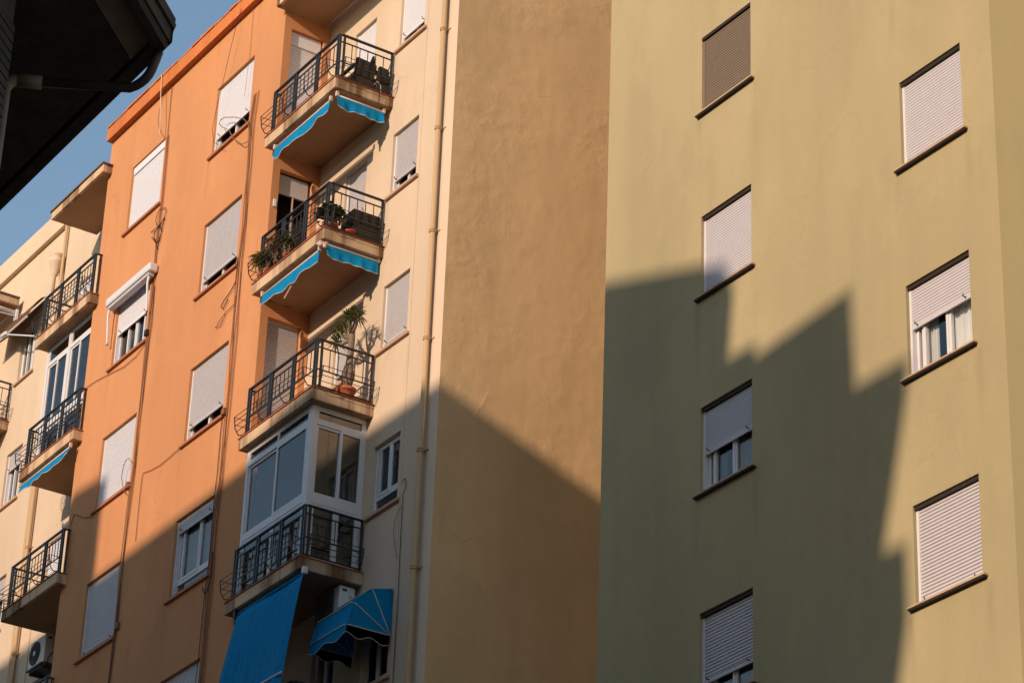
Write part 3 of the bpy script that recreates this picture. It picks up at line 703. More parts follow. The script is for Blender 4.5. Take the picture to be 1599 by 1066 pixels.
# dome awning over the cream window
t = thing('dome_awning', 'small blue dome awning with pale ribs over the window beside the drainpipe', 'awning', (-36.35, 20.2, 18.1))
pv, pz, RR = V1-.02, 18.03, .78; ua, ub = -36.95, -35.82
angs = [0, 30, 62, 90]
R_ = lambda th: (pv-RR*math.cos(math.radians(th)), pz+RR*math.sin(math.radians(th)))
cloth = MB()
def skin(th0, th1):
    v0_, z0_ = R_(th0); v1_, z1_ = R_(th1); n = 8
    g = []
    for i in range(n+1):
        s = i/n; bow = -.03*math.sin(math.pi*s)
        vm, zm = v0_+(v1_-v0_)*s, z0_+(z1_-z0_)*s
        dv, dz_ = vm-pv, zm-pz; q = 1+bow
        g.append([(ua+(ub-ua)*j/6, pv+dv*q, pz+dz_*q) for j in range(7)])
    cloth.sheet(g, (0, .003, -.003))
    for uu in (ua, ub):
        g2_ = []
        for i in range(n+1):
            s = i/n; vm, zm = v0_+(v1_-v0_)*s, z0_+(z1_-z0_)*s
            g2_.append([(uu, pv+(vm-pv)*k, pz+(zm-pz)*k) for k in (.02, .35, .7, .995)])
        cloth.sheet(g2_, (.003 if uu == ua else -.003, 0, 0))
for a, b in zip(angs[:-1], angs[1:]): skin(a, b)
v0_, z0_ = R_(0); nn = 30
per = [(ub, pv-.02-(pv-.02-v0_)*i/nn) for i in range(nn+1)]+[(ub+(ua-ub)*i/nn, v0_) for i in range(1, nn+1)]+[(ua, v0_+(pv-.02-v0_)*i/nn) for i in range(1, nn+1)]
hang = lambda i: .15+.035*math.sin(i*math.pi/8.5)
cloth.sheet([[(x, y, pz-.0-hang(i)*k) for i, (x, y) in enumerate(per)] for k in (0, .5, 1)], (0, .003, 0))
cloth.build('canvas', 'blue', t)
rb = MB()
for th in angs[:3]:
    v_, z_ = R_(th); q = 1.012
    v_, z_ = pv+(v_-pv)*q, pz+(z_-pz)*q
    cs = []
    for k in range(5):  # rounded shoulder
        cs.append((ub+.005-.0, pv+(v_-pv)*k/5, pz+(z_-pz)*k/5))
    rb.tube(cs+[(ub+.004, v_+(pv-v_)*.05, z_+(pz-z_)*.05), (ub-.05, v_, z_), (ua+.05, v_, z_), (ua-.004, v_+(pv-v_)*.05, z_+(pz-z_)*.05), (ua-.005, pv, pz)], .010, 6)
rb.tube([(x, y, pz-hang(i)-.004) for i, (x, y) in enumerate(per)], .006, 5)
rb.build('rib', 'ropew', t, smooth=True)

# cassette awning over the half open orange wall window
t = thing('cassette_awning', 'white cassette awning with folded arms above the half open orange wall window', 'awning', (-44.6, 19.5, 27.6))
MB().box(-45.55, -43.68, V0-.20, V0-.01, 27.56, 27.74).build('cassette', 'white', t, bevel=.035)
MB().box(-45.48, -43.75, V0-.17, V0-.05, 27.49, 27.555).build('front_bar', 'shutg', t, bevel=.01)
for u in (-45.47, -43.80):
    MB().tube([(u, V0-.13, 27.55), (u, V0-.15, 27.35), (u-.02, V0-.10, 26.82), (u-.02, V0-.10, 26.76)], [.028, .022, .020, .034], 8).build('arm', 'white', t, smooth=True)

# brown awning over the far left window
t = thing('brown_awning', 'dark brown canvas awning above the far left window', 'awning', (-52.2, 20.3, 30.5))
MB().sheet([[(-53.3+1.9*i/10, V1-.03-.36*k/4, 30.72-.10*k/4 - .5*(k/4)**2) for i in range(11)] for k in range(5)], (0, -.004, .002)).build('canvas', 'brownc', t)
MB().tube([(-53.35, V1-.40, 30.12), (-51.4, V1-.40, 30.12)], .022, 8).build('front_bar', 'white', t)
for q in ([(-53.2, V1-.40, 30.12), (-52.8, V1-.2, 30.3), (-53.1, V1-.03, 30.6)], [(-51.55, V1-.40, 30.12), (-52.0, V1-.2, 30.3), (-51.6, V1-.03, 30.6)]): MB().tube(q, .013, 6).build('arm', 'acd', t)
# white roller at the canopy of the balcony at the frame edge
t = thing('white_awning', 'white rolled awning below the canopy at the left edge', 'awning', (-52.8, 20, 30.8))
MB().tube([(-52.74, 19.5, 30.86), (-52.74, V1-.12, 30.86)], .05, 10).build('roller', 'white', t, smooth=True)
MB().tube([(-52.70, 19.6, 30.72), (-52.70, V1-.14, 30.76)], .018, 8).box(-52.79, -52.66, V1-.16, V1-.11, 30.66, 30.92).build('bracket', 'white', t)
t = thing('sunshade_arm', 'thin pale horizontal awning arm reaching to the left hand balcony', 'awning arm', (-52, 20, 29.9))
MB().tube([(-52.92, 20.2, 30.26), (-52.2, 20.05, 30.02)], .05, 8).build('motor_housing', 'white', t, smooth=True); MB().tube([(-52.3, 20.06, 30.04), (-50.9, 20.2, 29.45)], .018, 6).build('arm', 'white', t, smooth=True)

# ================================================================== AIR CONDITIONERS
def ac(label, u0, u1, vf, vb, z0, z1, ribs=False):
    t = thing('air_conditioner', label, 'air conditioner', ((u0+u1)/2, vb, z0), 'outdoor air conditioning units')
    MB().box(u0, u1, vf, vb, z0, z1).build('casing', 'acw', t, bevel=.015)
    cx = u0+(u1-u0)*.38; cz = (z0+z1)/2; r = (z1-z0)*.43
    g = MB(); n = 28; b = len(g.v)
    g.v += [(cx+r*math.cos(2*math.pi*k/n), vf-.006, cz+r*math.sin(2*math.pi*k/n)) for k in range(n)]+[(cx+r*math.cos(2*math.pi*k/n), vf+.01, cz+r*math.sin(2*math.pi*k/n)) for k in range(n)]
    g.f.append(tuple(range(n))); g.f += [(k, (k+1) % n, n+(k+1) % n, n+k) for k in range(n)]
    f = g.build('fan_grille', 'acd', t)
    rg = MB()
    for q in (.35, .55, .75, .95): rg.tube([(cx+r*q*math.cos(2*math.pi*k/24), vf-.014, cz+r*q*math.sin(2*math.pi*k/24)) for k in range(25)], .004, 4)
    for k in range(8): a = k*math.pi/4; rg.tube([(cx, vf-.014, cz), (cx+r*math.cos(a), vf-.014, cz+r*math.sin(a))], .004, 4)
    rg.build('grille_ring', 'acd', f)
    MB().lathe(0, 0, [(.01, 0), (.05, .002), (.05, .02), (.01, .022)], 14)
    h = MB(); b = 14; h.v += [(cx+.055*math.cos(2*math.pi*k/b), vf-.02, cz+.055*math.sin(2*math.pi*k/b)) for k in range(b)]; h.f.append(tuple(range(b))); h.build('fan_hub', 'acw', f)
    if ribs:
        rp = MB()
        for k in range(13): rp.box(u0+.02+k*.042, u0+.046+k*.042, vf-.035, vf-.022, z0+.02, z1-.02)
        rp.box(u0+.01, u0+.56, vf-.021, vf-.016, z0+.015, z1-.015); rp.build('front_grille', 'acd', t)
    MB().box(u0+.03, u1-.03, vf-.04, vf+.0, z0-.05, z0-.02).box(u0+.03, u1-.03, vf+.05, V1-.01, z0-.05, z0-.003).box(u0+.08, u0+.12, vf, V1-.004, z0-.12, z0-.052).box(u1-.12, u1-.08, vf, V1-.004, z0-.12, z0-.052).build('shelf', 'acd', t)
    MB().box(u1+.001, u1+.008, vb-.11, vb-.04, z0+.30, z0+.42).build('service_cover', 'shutg', t); MB().box(u1+.001, u1+.006, vf+.05, vf+.13, z1-.09, z1-.05).build('badge', 'acd', t); MB().tube([(u1+.01, vb-.1, z0+.22), (u1+.04, vb-.16, z0+.14), (u1+.03, vb-.2, z0+.06), (u1+.01, vb-.2, z0-.02)], .012, 6).build('hose', 'acd', t)
    return t
ac('white air conditioner under the large left balcony beside the orange wall', -49.22, -48.50, 20.22, 20.50, 21.46, 22.02)
ac('white air conditioner tucked under the glazed balcony behind the blue dome awning', -37.62, -36.92, 20.20, 20.48, 18.60, 19.16, True)

# ================================================================== PLANTS
def blade(mb, p, d, L, wd, droop=.3):
    """one long strap leaf, folded along the middle"""
    p = Vector(p); d = Vector(d).normalized(); s = d.cross(Vector((0, 0, 1)))
    if s.length < .05: s = Vector((1, 0, 0))
    s.normalize(); prev = None; n = 4
    for i in range(n+1):
        t = i/n; c = p+d*L*t+Vector((0, 0, -droop*L*t*t)); ww = wd*math.sin(math.pi*(.12+.86*t))
        row = (tuple(c-s*ww+Vector((0, 0, ww*.5))), tuple(c), tuple(c+s*ww+Vector((0, 0, ww*.5))))
        if prev:
            b = len(mb.v); mb.v += [*prev, *row]
            mb.f += [(b, b+1, b+4, b+3), (b+1, b+2, b+5, b+4)]
        prev = row
def rdir(zmin=-.3, zmax=1):
    a = random.uniform(0, 2*math.pi); z = random.uniform(zmin, zmax); r = math.sqrt(max(0, 1-z*z)); return Vector((r*math.cos(a), r*math.sin(a), z))
def pot(parent, x, y, z, r, h, mat='pot'):
    MB().lathe(x, y, [(r*.68, z), (r*.74, z+.02), (r*.95, z+h*.78), (r*1.08, z+h*.8), (r*1.1, z+h), (r*.98, z+h), (r*.9, z+h*.86), (.01, z+h*.86)], 20).build('pot', mat, parent, smooth=True)
def potted(label, x, y, F, r, h, leafmat, cnt, rad, ch, L, wd, potmat='pot', name='potted_plant', droop=.5):
    t = thing(name, label, 'plant', (x, y, F+.02))
    pot(t, x, y, F+.021, r, h, potmat)
    lf = MB(); st = MB(); top = F+.02+h
    for k in range(max(4, cnt//14)):
        d = rdir(.3, 1); e = Vector((x, y, top-.02))+Vector((d.x*rad*.6, d.y*rad*.6, d.z*ch*.8)); st.tube([(x, y, top-.05), tuple((Vector((x, y, top))+e)/2+Vector((0, 0, .02))), tuple(e)], .007, 5)
    for k in range(cnt):
        d = rdir(-.2, 1); q = random.uniform(.25, 1)
        p = Vector((x+d.x*rad*q*.8, y+d.y*rad*q*.8, top+ch*.45+d.z*ch*.5*q))
        blade(lf, p, rdir(-.2, .9), L*random.uniform(.6, 1.1), wd, droop)
    st.build('stem', 'bark', t); lf.build('foliage', leafmat, t)
    return t
# bottle-trunk succulent tree
t = thing('succulent_tree', 'tall potted succulent tree with a bottle shaped trunk and spiky green rosettes', 'plant', (-37.02, 20.18, 22.37))
px, py, F = -37.03, 20.14, 22.35
pot(t, px, py, F+.021, .145, .24)
trunk = MB()
trunk.tube([(px, py, F+.24), (px+.0, py, F+.32), (px+.01, py, F+.44), (px+.01, py, F+.56), (px+.02, py, F+.68), (px+.03, py+.01, F+.82), (px+.03, py+.01, F+1.0), (px+.04, py+.01, F+1.18), (px+.05, py, F+1.32)],
           [.05, .08, .105, .10, .07, .055, .052, .055, .045], 12)
tips = []
for (dx, dy, dz_, b0) in ((-.44, -.05, .10, 1.16), (-.34, .03, .33, 1.20), (-.12, -.02, .42, 1.26), (.10, .02, .34, 1.28), (.26, -.03, .20, 1.26), (-.26, -.12, .20, 1.18), (.10, -.14, .25, 1.24)):
    a = Vector((px+.04, py, F+b0)); e = Vector((px+.04+dx, py+dy, F+b0+dz_)); m = a.lerp(e, .55)+Vector((0, 0, -.05))
    trunk.tube([tuple(a), tuple(m), tuple(e)], [.034, .026, .022], 8); tips.append(e)
trunk.build('trunk', 'bark', t, smooth=True)
lf = MB()
for e in tips:
    for k in range(34):
        d = rdir(-.55, .9); blade(lf, e, d, random.uniform(.16, .27), .013, .35)
lf.build('foliage', 'leaf', t)
# second balcony: row of plants
potted('yellow green spiky plant at the left end of the plant filled balcony', -39.08, 19.42, 25.30, .055, .09, 'leafy', 150, .13, .50, .24, .012)
potted('green leafy plant beside the yellow plant in the flower rack', -38.84, 19.42, 25.30, .055, .09, 'leaf', 260, .17, .36, .15, .015)
potted('pinkish leafy plant in the middle of the plant row', -38.50, 19.42, 25.30, .055, .09, 'leafp', 340, .20, .52, .13, .014)
potted('green plant right of the pinkish plant in the flower rack', -38.18, 19.42, 25.30, .055, .09, 'leaf', 220, .16, .46, .12, .013)
potted('dark green bushy plant at the corner of the plant filled balcony', -37.04, 19.62, 25.30, .13, .18, 'leafd', 620, .30, .40, .085, .030, 'redpot', droop=.2)
t = thing('flower_pot', 'empty red clay pot between the dark bush and the black crate', 'pot', (-36.97, 20.0, 25.32)); pot(t, -36.98, 19.97, 25.321, .10, .16, 'redpot')
# plant hanging shadow tip above: small potted plant on third balcony
t = thing('plant_box', 'long red clay trough behind the railing of the plant filled balcony', 'planter', (-38.6, 19.6, 25.32))
MB().box(-39.12, -38.0, 19.50, 19.56, 25.321, 25.40).box(-39.12, -38.0, 19.66, 19.72, 25.321, 25.40).box(-39.12, -38.0, 19.56, 19.66, 25.321, 25.34).build('trough', 'redpot', t)

# furniture
MB().box(UC+.001, UC+.03, 19.655, 19.72, 26.95, 27.10).build('wall_box', 'acw', APT, bevel=.01)
t = thing('black_crate', 'black slatted crate standing against the right railing of the plant filled balcony', 'crate', (-37.05, 20.2, 25.32))
c = MB()
for k in range(9): z = 25.33+k*.062; c.box(-36.93, -36.905, 19.98, 20.50, z, z+.052)
for k in range(9): z = 25.33+k*.062; c.box(-37.33, -36.93, 19.98, 20.0, z, z+.052)
c.box(-36.955, -36.932, 19.98, 20.02, 25.322, 25.90).box(-36.955, -36.932, 20.46, 20.5, 25.322, 25.90).box(-37.34, -36.92, 19.985, 20.495, 25.885, 25.91)
c.build('slats', 'wicker', t)
def wicker_chair(label, x0, x1, y0, y1, F, hgt, tilt):
    t = thing('wicker_chair', label, 'chair', ((x0+x1)/2, (y0+y1)/2, F), 'dark wicker chairs on the top balcony')
    b = MB(); b.hexa([(x1-.07, y0, F+.3), (x1, y0, F+.3), (x1, y1, F+.3), (x1-.07, y1, F+.3), (x1-.07+tilt, y0+.03, F+hgt), (x1+tilt, y0+.03, F+hgt), (x1+tilt, y1-.03, F+hgt-.02), (x1-.07+tilt, y1-.03, F+hgt-.02)])
    b.build('backrest', 'wicker', t, bevel=.03)
    MB().box(x0, x1, y0, y1, F+.26, F+.36).build('seat', 'wicker', t, bevel=.02)
    MB().box(x0, x1-.08, y0, y0+.06, F+.5, F+.55).box(x0, x1-.08, y1-.06, y1, F+.5, F+.55).build('armrest', 'wicker', t, bevel=.01)
    MB().box(x0+.005, x1-.005, y0+.005, y1-.005, F+.02, F+.255).build('base', 'wicker', t, bevel=.01)
wicker_chair('dark wicker chair nearest the corner of the top balcony', -37.45, -36.95, 19.84, 20.24, 28.27, .66, -.02)
wicker_chair('dark wicker chair against the wall end of the top balcony', -37.42, -36.93, 20.26, 20.52, 28.27, .60, .02)
t = thing('folded_parasol', 'folded dark fabric standing up behind the wicker chairs', 'parasol', (-37.2, 20.3, 28.27))
MB().tube([(-37.05, 20.22, 28.3), (-37.05, 20.26, 29.05)], .012, 6).build('pole', 'iron', t)
MB().prism([(-37.09, 20.20), (-37.03, 20.20), (-37.03, 20.30), (-37.09, 20.30)], 28.9, 28.92).hexa([(-37.08, 20.12, 28.75), (-37.04, 20.12, 28.75), (-37.04, 20.33, 28.75), (-37.08, 20.33, 28.75), (-37.07, 20.22, 29.10), (-37.05, 20.22, 29.10), (-37.05, 20.25, 29.12), (-37.07, 20.25, 29.12)]).build('fabric', 'wicker', t)
t = thing('floor_cushion', 'dark low cushion lying by the corner post of the top balcony', 'cushion', (-37.1, 19.65, 28.3))
MB().box(-37.45, -36.97, 19.52, 19.82, 28.275, 28.36).build('cushion', 'wicker', t, bevel=.03)
# hook on the top slab, rope
tag(MB().tube([(-36.80, 20.28, 28.24), (-36.76, 20.25, 28.36), (-36.76, 20.18, 28.42), (-36.77, 20.14, 28.36), (-36.78, 20.14, 28.34)], .008, 6).build('rope_loop', 'ropew', smooth=True), 'small loop of pale rope at the foot of the top balcony railing', 'rope')
# air conditioner etc. inside the glazed balcony
t = thing('indoor_bench', 'dark bench inside the glazed balcony', 'bench', (-37.6, 20.1, 19.42))
MB().box(-37.5, -37.2, 19.75, 20.15, 19.75, 19.80).build('seat', 'wicker', t); 
for (a, b_) in ((-37.48, 19.77), (-37.24, 19.77), (-37.48, 20.11), (-37.24, 20.11)): MB().box(a, a+.03, b_, b_+.03, 19.422, 19.749).build('leg', 'wicker', t)
# white flower box shape at the left top balcony
t = thing('wall_lamp', 'round white satellite dish standing on the upper left balcony', 'dish', (-46.8, 19.8, 28.5))
MB().lathe(0, 0, [(.001, 0), (.12, .01), (.2, .04), (.24, .08), (.23, .085), (.12, .03), (.001, .015)], 20)
dsh = MB(); n = 20
for rr, off in ((.02, 0), (.12, .015), (.20, .05), (.23, .07)):
    dsh.v += [(-47.15+rr*math.cos(2*math.pi*k/n), 19.72-off, 28.62+rr*math.sin(2*math.pi*k/n)) for k in range(n)]
dsh.f.append(tuple(range(n)))
for i in range(3): dsh.f += [(i*n+k, i*n+(k+1) % n, (i+1)*n+(k+1) % n, (i+1)*n+k) for k in range(n)]
dsh.build('bowl', 'acw', t, smooth=True); MB().tube([(-47.15, 19.74, 28.27), (-47.15, 19.74, 28.6)], .015, 6).tube([(-47.15, 19.74, 28.55), (-47.15, 19.5, 28.6)], .008, 5).build('mast', 'acd', t)
t.name = 'satellite_dish'

# ================================================================== CABLES
def cable(label, pts, V, r=.008, mat='cable', name='cable', wob=.0, strands=1, spread=.05):
    mb = MB()
    for s in range(strands):
        P = []; ph = random.uniform(0, 6); fr = random.uniform(.7, 1.5)
        off = (s-(strands-1)/2)*spread
        for i in range(len(pts)-1):
            (u0, z0), (u1, z1) = pts[i], pts[i+1]; n = max(1, int(math.hypot(u1-u0, z1-z0)/.18))
            for k in range(n):
                q = k/n; z = z0+(z1-z0)*q; P.append((u0+(u1-u0)*q+off+wob*math.sin(z*fr+ph)+wob*.5*math.sin(z*fr*3.1+ph*2), V-.003*s, z))
        P.append((pts[-1][0]+off, V-.003*s, pts[-1][1]))
        mb.tube(P, r*(.75, 1.2, .9, 1.0)[s % 4], 5)
    return tag(mb.build(name, mat), label, 'cable', 'cables clipped to the facade')
CB = [(-40.2, 29.73), (-40.25, 29.14), (-40.25, 28.71), (-40.2, 26.97), (-40.23, 26.06), (-40.21, 24.8), (-40.2, 23.71), (-40.22, 23.24), (-40.21, 22.01), (-40.28, 21.43), (-40.28, 20.51), (-40.3, 19.09), (-40.31, 15.0)]
CA = [(-43.86, 30.65), (-43.84, 30.15), (-43.83, 29.06), (-43.87, 28.31), (-43.82, 26.91), (-43.83, 26.14), (-43.84, 25.02), (-43.84, 23.72), (-43.89, 22.85), (-43.92, 21.95), (-43.90, 20.59), (-43.95, 19.48), (-43.97, 15)]
cable('loose bundle of brown cables running down right of the nearer orange window column', CB, V0-.015, .008, 'cable', 'cable_bundle', .022, 4, .060)
cable('loose bundle of brown cables running down right of the farther orange window column', CA, V0-.015, .008, 'cable', 'cable_bundle', .016, 3, .055)
cable('thick dark cable twisting beside the nearer bundle low on the orange wall', [(-40.36, 23.3), (-40.40, 22.9), (-40.38, 22.2), (-40.44, 21.3), (-40.42, 20.5), (-40.45, 19.2), (-40.46, 15)], V0-.022, .009, 'cabled', 'cable', .03)
cable('thick dark cable beside the farther bundle from the half open window down', [(-43.72, 27.3), (-43.70, 26.5), (-43.76, 26.0), (-43.78, 24.6), (-43.80, 23.2), (-43.86, 21.8), (-43.82, 20.6), (-43.86, 20.2), (-43.9, 15)], V0-.022, .009, 'cabled', 'cable', .025)
cable('pale cable dropping from the orange cornice to the top left window', [(-44.16, 32.15), (-44.11, 31.67), (-44.0, 31.1), (-43.96, 30.65)], V0-.155, .014, 'cablew')
cable('thin cable bowing out left of the pale cable under the cornice', [(-44.08, 31.8), (-44.28, 31.72), (-44.4, 31.5), (-44.42, 31.31), (-44.35, 31.1), (-44.23, 30.93), (-44.02, 30.66)], V0-.02, .006)
cable('straight brown cable from the cornice past the top left window', [(-43.92, 31.82), (-43.90, 31.0), (-43.87, 30.3)], V0-.02, .010)
cable('upper ring of slack cable below the top left window', [(-43.74, 28.97), (-43.86, 29.0), (-43.95, 28.96), (-44.0, 28.81), (-43.93, 28.68), (-43.83, 28.64), (-43.7, 28.66), (-43.63, 28.71), (-43.57, 28.81), (-43.62, 28.93), (-43.74, 28.97)], V0-.03, .011)
cable('lower tangle of slack cable below the top left window', [(-44.15, 28.63), (-43.96, 28.63), (-43.77, 28.61), (-43.68, 28.43), (-43.76, 28.28), (-43.86, 28.26), (-44.01, 28.47), (-43.98, 28.56), (-43.82, 28.59), (-43.6, 28.7), (-43.78, 28.1), (-43.9, 28.3), (-44.1, 28.5)], V0-.03, .012, 'cabled')
cable('big loose cable loop hanging across the sill of the top right orange window', [(-40.22, 28.69), (-40.45, 28.74), (-40.65, 28.9), (-40.80, 29.02), (-40.91, 29.14), (-41.04, 29.33), (-41.2, 29.45), (-41.37, 29.57), (-41.5, 29.71), (-41.45, 29.76), (-41.30, 29.74), (-40.87, 29.53), (-40.46, 29.28), (-40.26, 29.05), (-40.19, 28.77)], V0-.08, .011)
cable('cable swagged from the left edge of the orange wall to the farther bundle', [(-46.57, 26.27), (-45.97, 26.22), (-45.4, 26.13), (-44.75, 26.02), (-44.25, 26.03), (-43.9, 26.15)], V0-.02, .009)
cable('cable rising from the bundle to the sill of the third right orange window', [(-43.43, 22.0), (-43.45, 22.9), (-43.43, 23.24), (-43.39, 23.32), (-43.08, 23.26), (-42.69, 23.22), (-42.33, 23.24), (-41.94, 23.27)], V0-.02, .009)
cable('short cable from the left edge of the orange wall to the third left window sill', [(-46.50, 23.0), (-46.42, 23.4), (-46.30, 23.55), (-46.12, 23.46), (-45.82, 23.31), (-45.47, 23.21)], V0-.02, .011)
cable('thin wire hanging from the cornice across the top right orange window', [(-40.9, 31.9), (-41.02, 31.70), (-41.23, 31.11), (-41.42, 30.46), (-41.58, 30.05), (-41.66, 29.64), (-41.55, 29.31), (-41.16, 29.02)], V0-.13, .006, 'cabled')
cable('thin vertical wire at the right side of the top right orange window', [(-40.62, 31.83), (-40.60, 30.9), (-40.66, 29.9)], V0-.02, .005)
cable('narrow cable loop over the third left window shutter', [(-43.98, 23.1), (-44.12, 23.25), (-44.26, 23.55), (-44.23, 23.76), (-44.12, 23.86), (-44.0, 23.83), (-43.9, 23.72)], V0-.05, .010)
cable('dark cable tail hanging under the second right orange window', [(-40.38, 26.41), (-40.29, 26.18), (-40.31, 25.87), (-40.48, 25.75), (-40.73, 25.66), (-40.81, 25.57), (-40.72, 25.5), (-40.55, 25.62)], V0-.03, .012, 'cabled')
cable('small cable loop above the third right orange window', [(-40.26, 25.56), (-40.28, 25.41), (-40.61, 25.38), (-40.88, 25.28), (-40.96, 25.23), (-40.74, 25.2), (-40.6, 25.35)], V0-.03, .010)
cable('dark cable hook beside the lowest open orange window sill', [(-40.25, 20.7), (-40.25, 20.24), (-40.33, 20.02), (-40.42, 20.0), (-40.50, 20.08), (-40.52, 20.15)], V0-.03, .012, 'cabled')
cable('dark cable with a loop running down the cream wall beside the open window', [(-35.73, 20.58), (-35.65, 20.62), (-35.6, 20.53), (-35.62, 20.43), (-35.68, 20.36), (-35.68, 20.14), (-35.67, 19.43), (-35.66, 18.95), (-35.65, 18.68), (-35.66, 17.9), (-35.67, 14)], V1-.02, .008, 'cabled')
cable('thin cable tail left of the looped cable on the cream wall', [(-35.68, 20.16), (-35.80, 20.12), (-35.88, 20.0), (-35.91, 19.8), (-35.85, 19.55), (-35.75, 19.3)], V1-.02, .006)
for (u, z, lab) in ((-40.30, 23.32, 'small brown junction box at the sill of the third right orange window'), (-43.86, 26.35, 'small dark junction box at the foot of the half open orange window'), (-43.97, 23.28, 'terracotta coloured junction box beside the third left window sill'), (-43.80, 20.50, 'dark junction box among the cables beside the lowest left orange window')):
    mb = MB().box(u-.05, u+.05, V0-.07, V0-.005, z-.06, z+.06); tag(mb.build('junction_box', 'cable' if z < 25 else 'cabled', bevel=.008), lab, 'junction box', 'junction boxes on the orange wall')

# ================================================================== DARK HOUSE WITH EAVES, TOP LEFT
HS = thing('eaves_house', 'dark shaded house corner with wide eaves, gutter and roof tiles at the upper left', 'house', (-18, 2, 0))
Z0 = 13.0
wc = (-16.0, 5.9)
wallp = [(-40, 5.9), wc, (-12.3, 2.1), (-12.3, -5.5), (-40, -5.5)]
hw = MB()
for i in range(5):
    (xa, ya), (xb, yb) = wallp[i], wallp[(i+1) % 5]
    hw.quad((xa, ya, 0), (xb, yb, 0), (xb, yb, Z0), (xa, ya, Z0))
    L = math.hypot(xb-xa, yb-ya); ox, oy = -(yb-ya)/L*-1, (xb-xa)/L*-1
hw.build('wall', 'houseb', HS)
# cladding courses on the chamfered wall near the corner
cl = MB(); dx, dy = (-12.3+16.0), (2.1-5.9); L = math.hypot(dx, dy); ex_, ey_ = dx/L, dy/L; nx, ny = -ey_*1, ex_*1
nx, ny = (-dy/L), (dx/L)
for k in range(46):
    z = 12.55-.075*k
    if z < 9: break
    a = Vector((wc[0], wc[1], 0)); b = Vector((-12.3, 2.1, 0)); nrm = Vector((nx, ny, 0))
    p = [a, b, b+nrm*.02, a+nrm*.02]
    cl.hexa([tuple(q+Vector((0, 0, z))) for q in p]+[tuple(q+Vector((0, 0, z+.062))) for q in p])
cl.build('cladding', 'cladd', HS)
# soffit, cove, gutter
outer = [(-16.06, 7.12), (-14.35, 5.35), (-11.0, 2.0), (-11.0, -6.5), (-41, -6.5), (-41, 7.12)]
inner = [(-16.43, 6.985), (-14.73, 5.24)]
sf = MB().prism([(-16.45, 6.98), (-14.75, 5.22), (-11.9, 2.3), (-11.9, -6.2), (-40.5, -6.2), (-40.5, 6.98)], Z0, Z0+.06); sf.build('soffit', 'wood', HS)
cv = MB()
def strip(a, b, c, d, z1, z2, th=.03):
    cv.hexa([(*a, z1), (*b, z1), (*c, z2), (*d, z2), (*a, z1+th), (*b, z1+th), (*c, z2+th), (*d, z2+th)])
strip((-16.44, 6.985), (-13.44, 3.895), (-13.22, 4.06), (-16.20, 7.05), Z0+.002, Z0+.10)
cv.build('cove', 'cove', HS)
ed = MB().prism([(-16.05, 7.13), (-11.0, 1.98), (-11.0, -6.4), (-41, -6.4), (-41, 7.13)], Z0+.11, Z0+.20)
ed.prism([(-16.06, 7.125), (-16.22, 7.02), (-41, 7.02), (-41, 7.125)], Z0+.0, Z0+.109)
ed.prism([(-16.07, 7.115), (-11.05, 2.0), (-11.2, 1.9), (-16.21, 7.03)], Z0+.005, Z0+.108); ed.build('eaves_board', 'wood', HS)
gt = MB()
def gut(a, b):
    a, b = Vector((*a, 0)), Vector((*b, 0)); d = (b-a).normalized(); n = Vector((d.y, -d.x, 0))
    if n.y < 0 and abs(n.x) < .1: n = -n
    prof = [(0, .16), (.005, .03), (.03, 0), (.09, -.01), (.12, .02), (.135, .12), (.15, .16), (.145, .17), (.12, .14), (.10, .05), (.03, .03), (.012, .16)]
    base = len(gt.v); k = len(prof)
    for p in (a, b):
        for o_, h in prof: gt.v.append(tuple(p+n*o_+Vector((0, 0, Z0+h))))
    for i in range(k): j = (i+1) % k; gt.f.append((base+i, base+j, base+k+j, base+k+i))
    gt.f.append(tuple(base+i for i in range(k))); gt.f.append(tuple(base+k+i for i in range(k))[::-1])
gut((-14.53, 5.27), (-16.14, 7.05)) if False else None
d45 = Vector((-16.14+14.53, 7.05-5.27, 0)).normalized(); n45 = Vector((-d45.y*-1, d45.x*-1, 0))
a = Vector((-16.185, 7.05, 0)); b = Vector((-13.135, 3.945, 0)); nn45 = Vector((.714, .70, 0)).normalized()
prof = [(-.02, .20), (-.01, .02), (.02, -.01), (.08, -.02), (.115, .01), (.13, .12), (.145, .16), (.14, .175), (.12, .15), (.10, .05), (.03, .03), (.0, .20)]
base = len(gt.v); k = len(prof)
for p in (a, b):
    for o_, h in prof: gt.v.append(tuple(p+nn45*o_+Vector((0, 0, Z0+h))))
for i in range(k): j = (i+1) % k; gt.f.append((base+i, base+j, base+k+j, base+k+i))
gt.f.append(tuple(base+i for i in range(k))); gt.f.append(tuple(base+k+i for i in range(k))[::-1])
gt.tube([tuple(a+nn45*.135+Vector((0, 0, Z0+.17))), tuple(b+nn45*.135+Vector((0, 0, Z0+.17)))], .012, 6)
gt.build('gutter', 'gutter', HS)
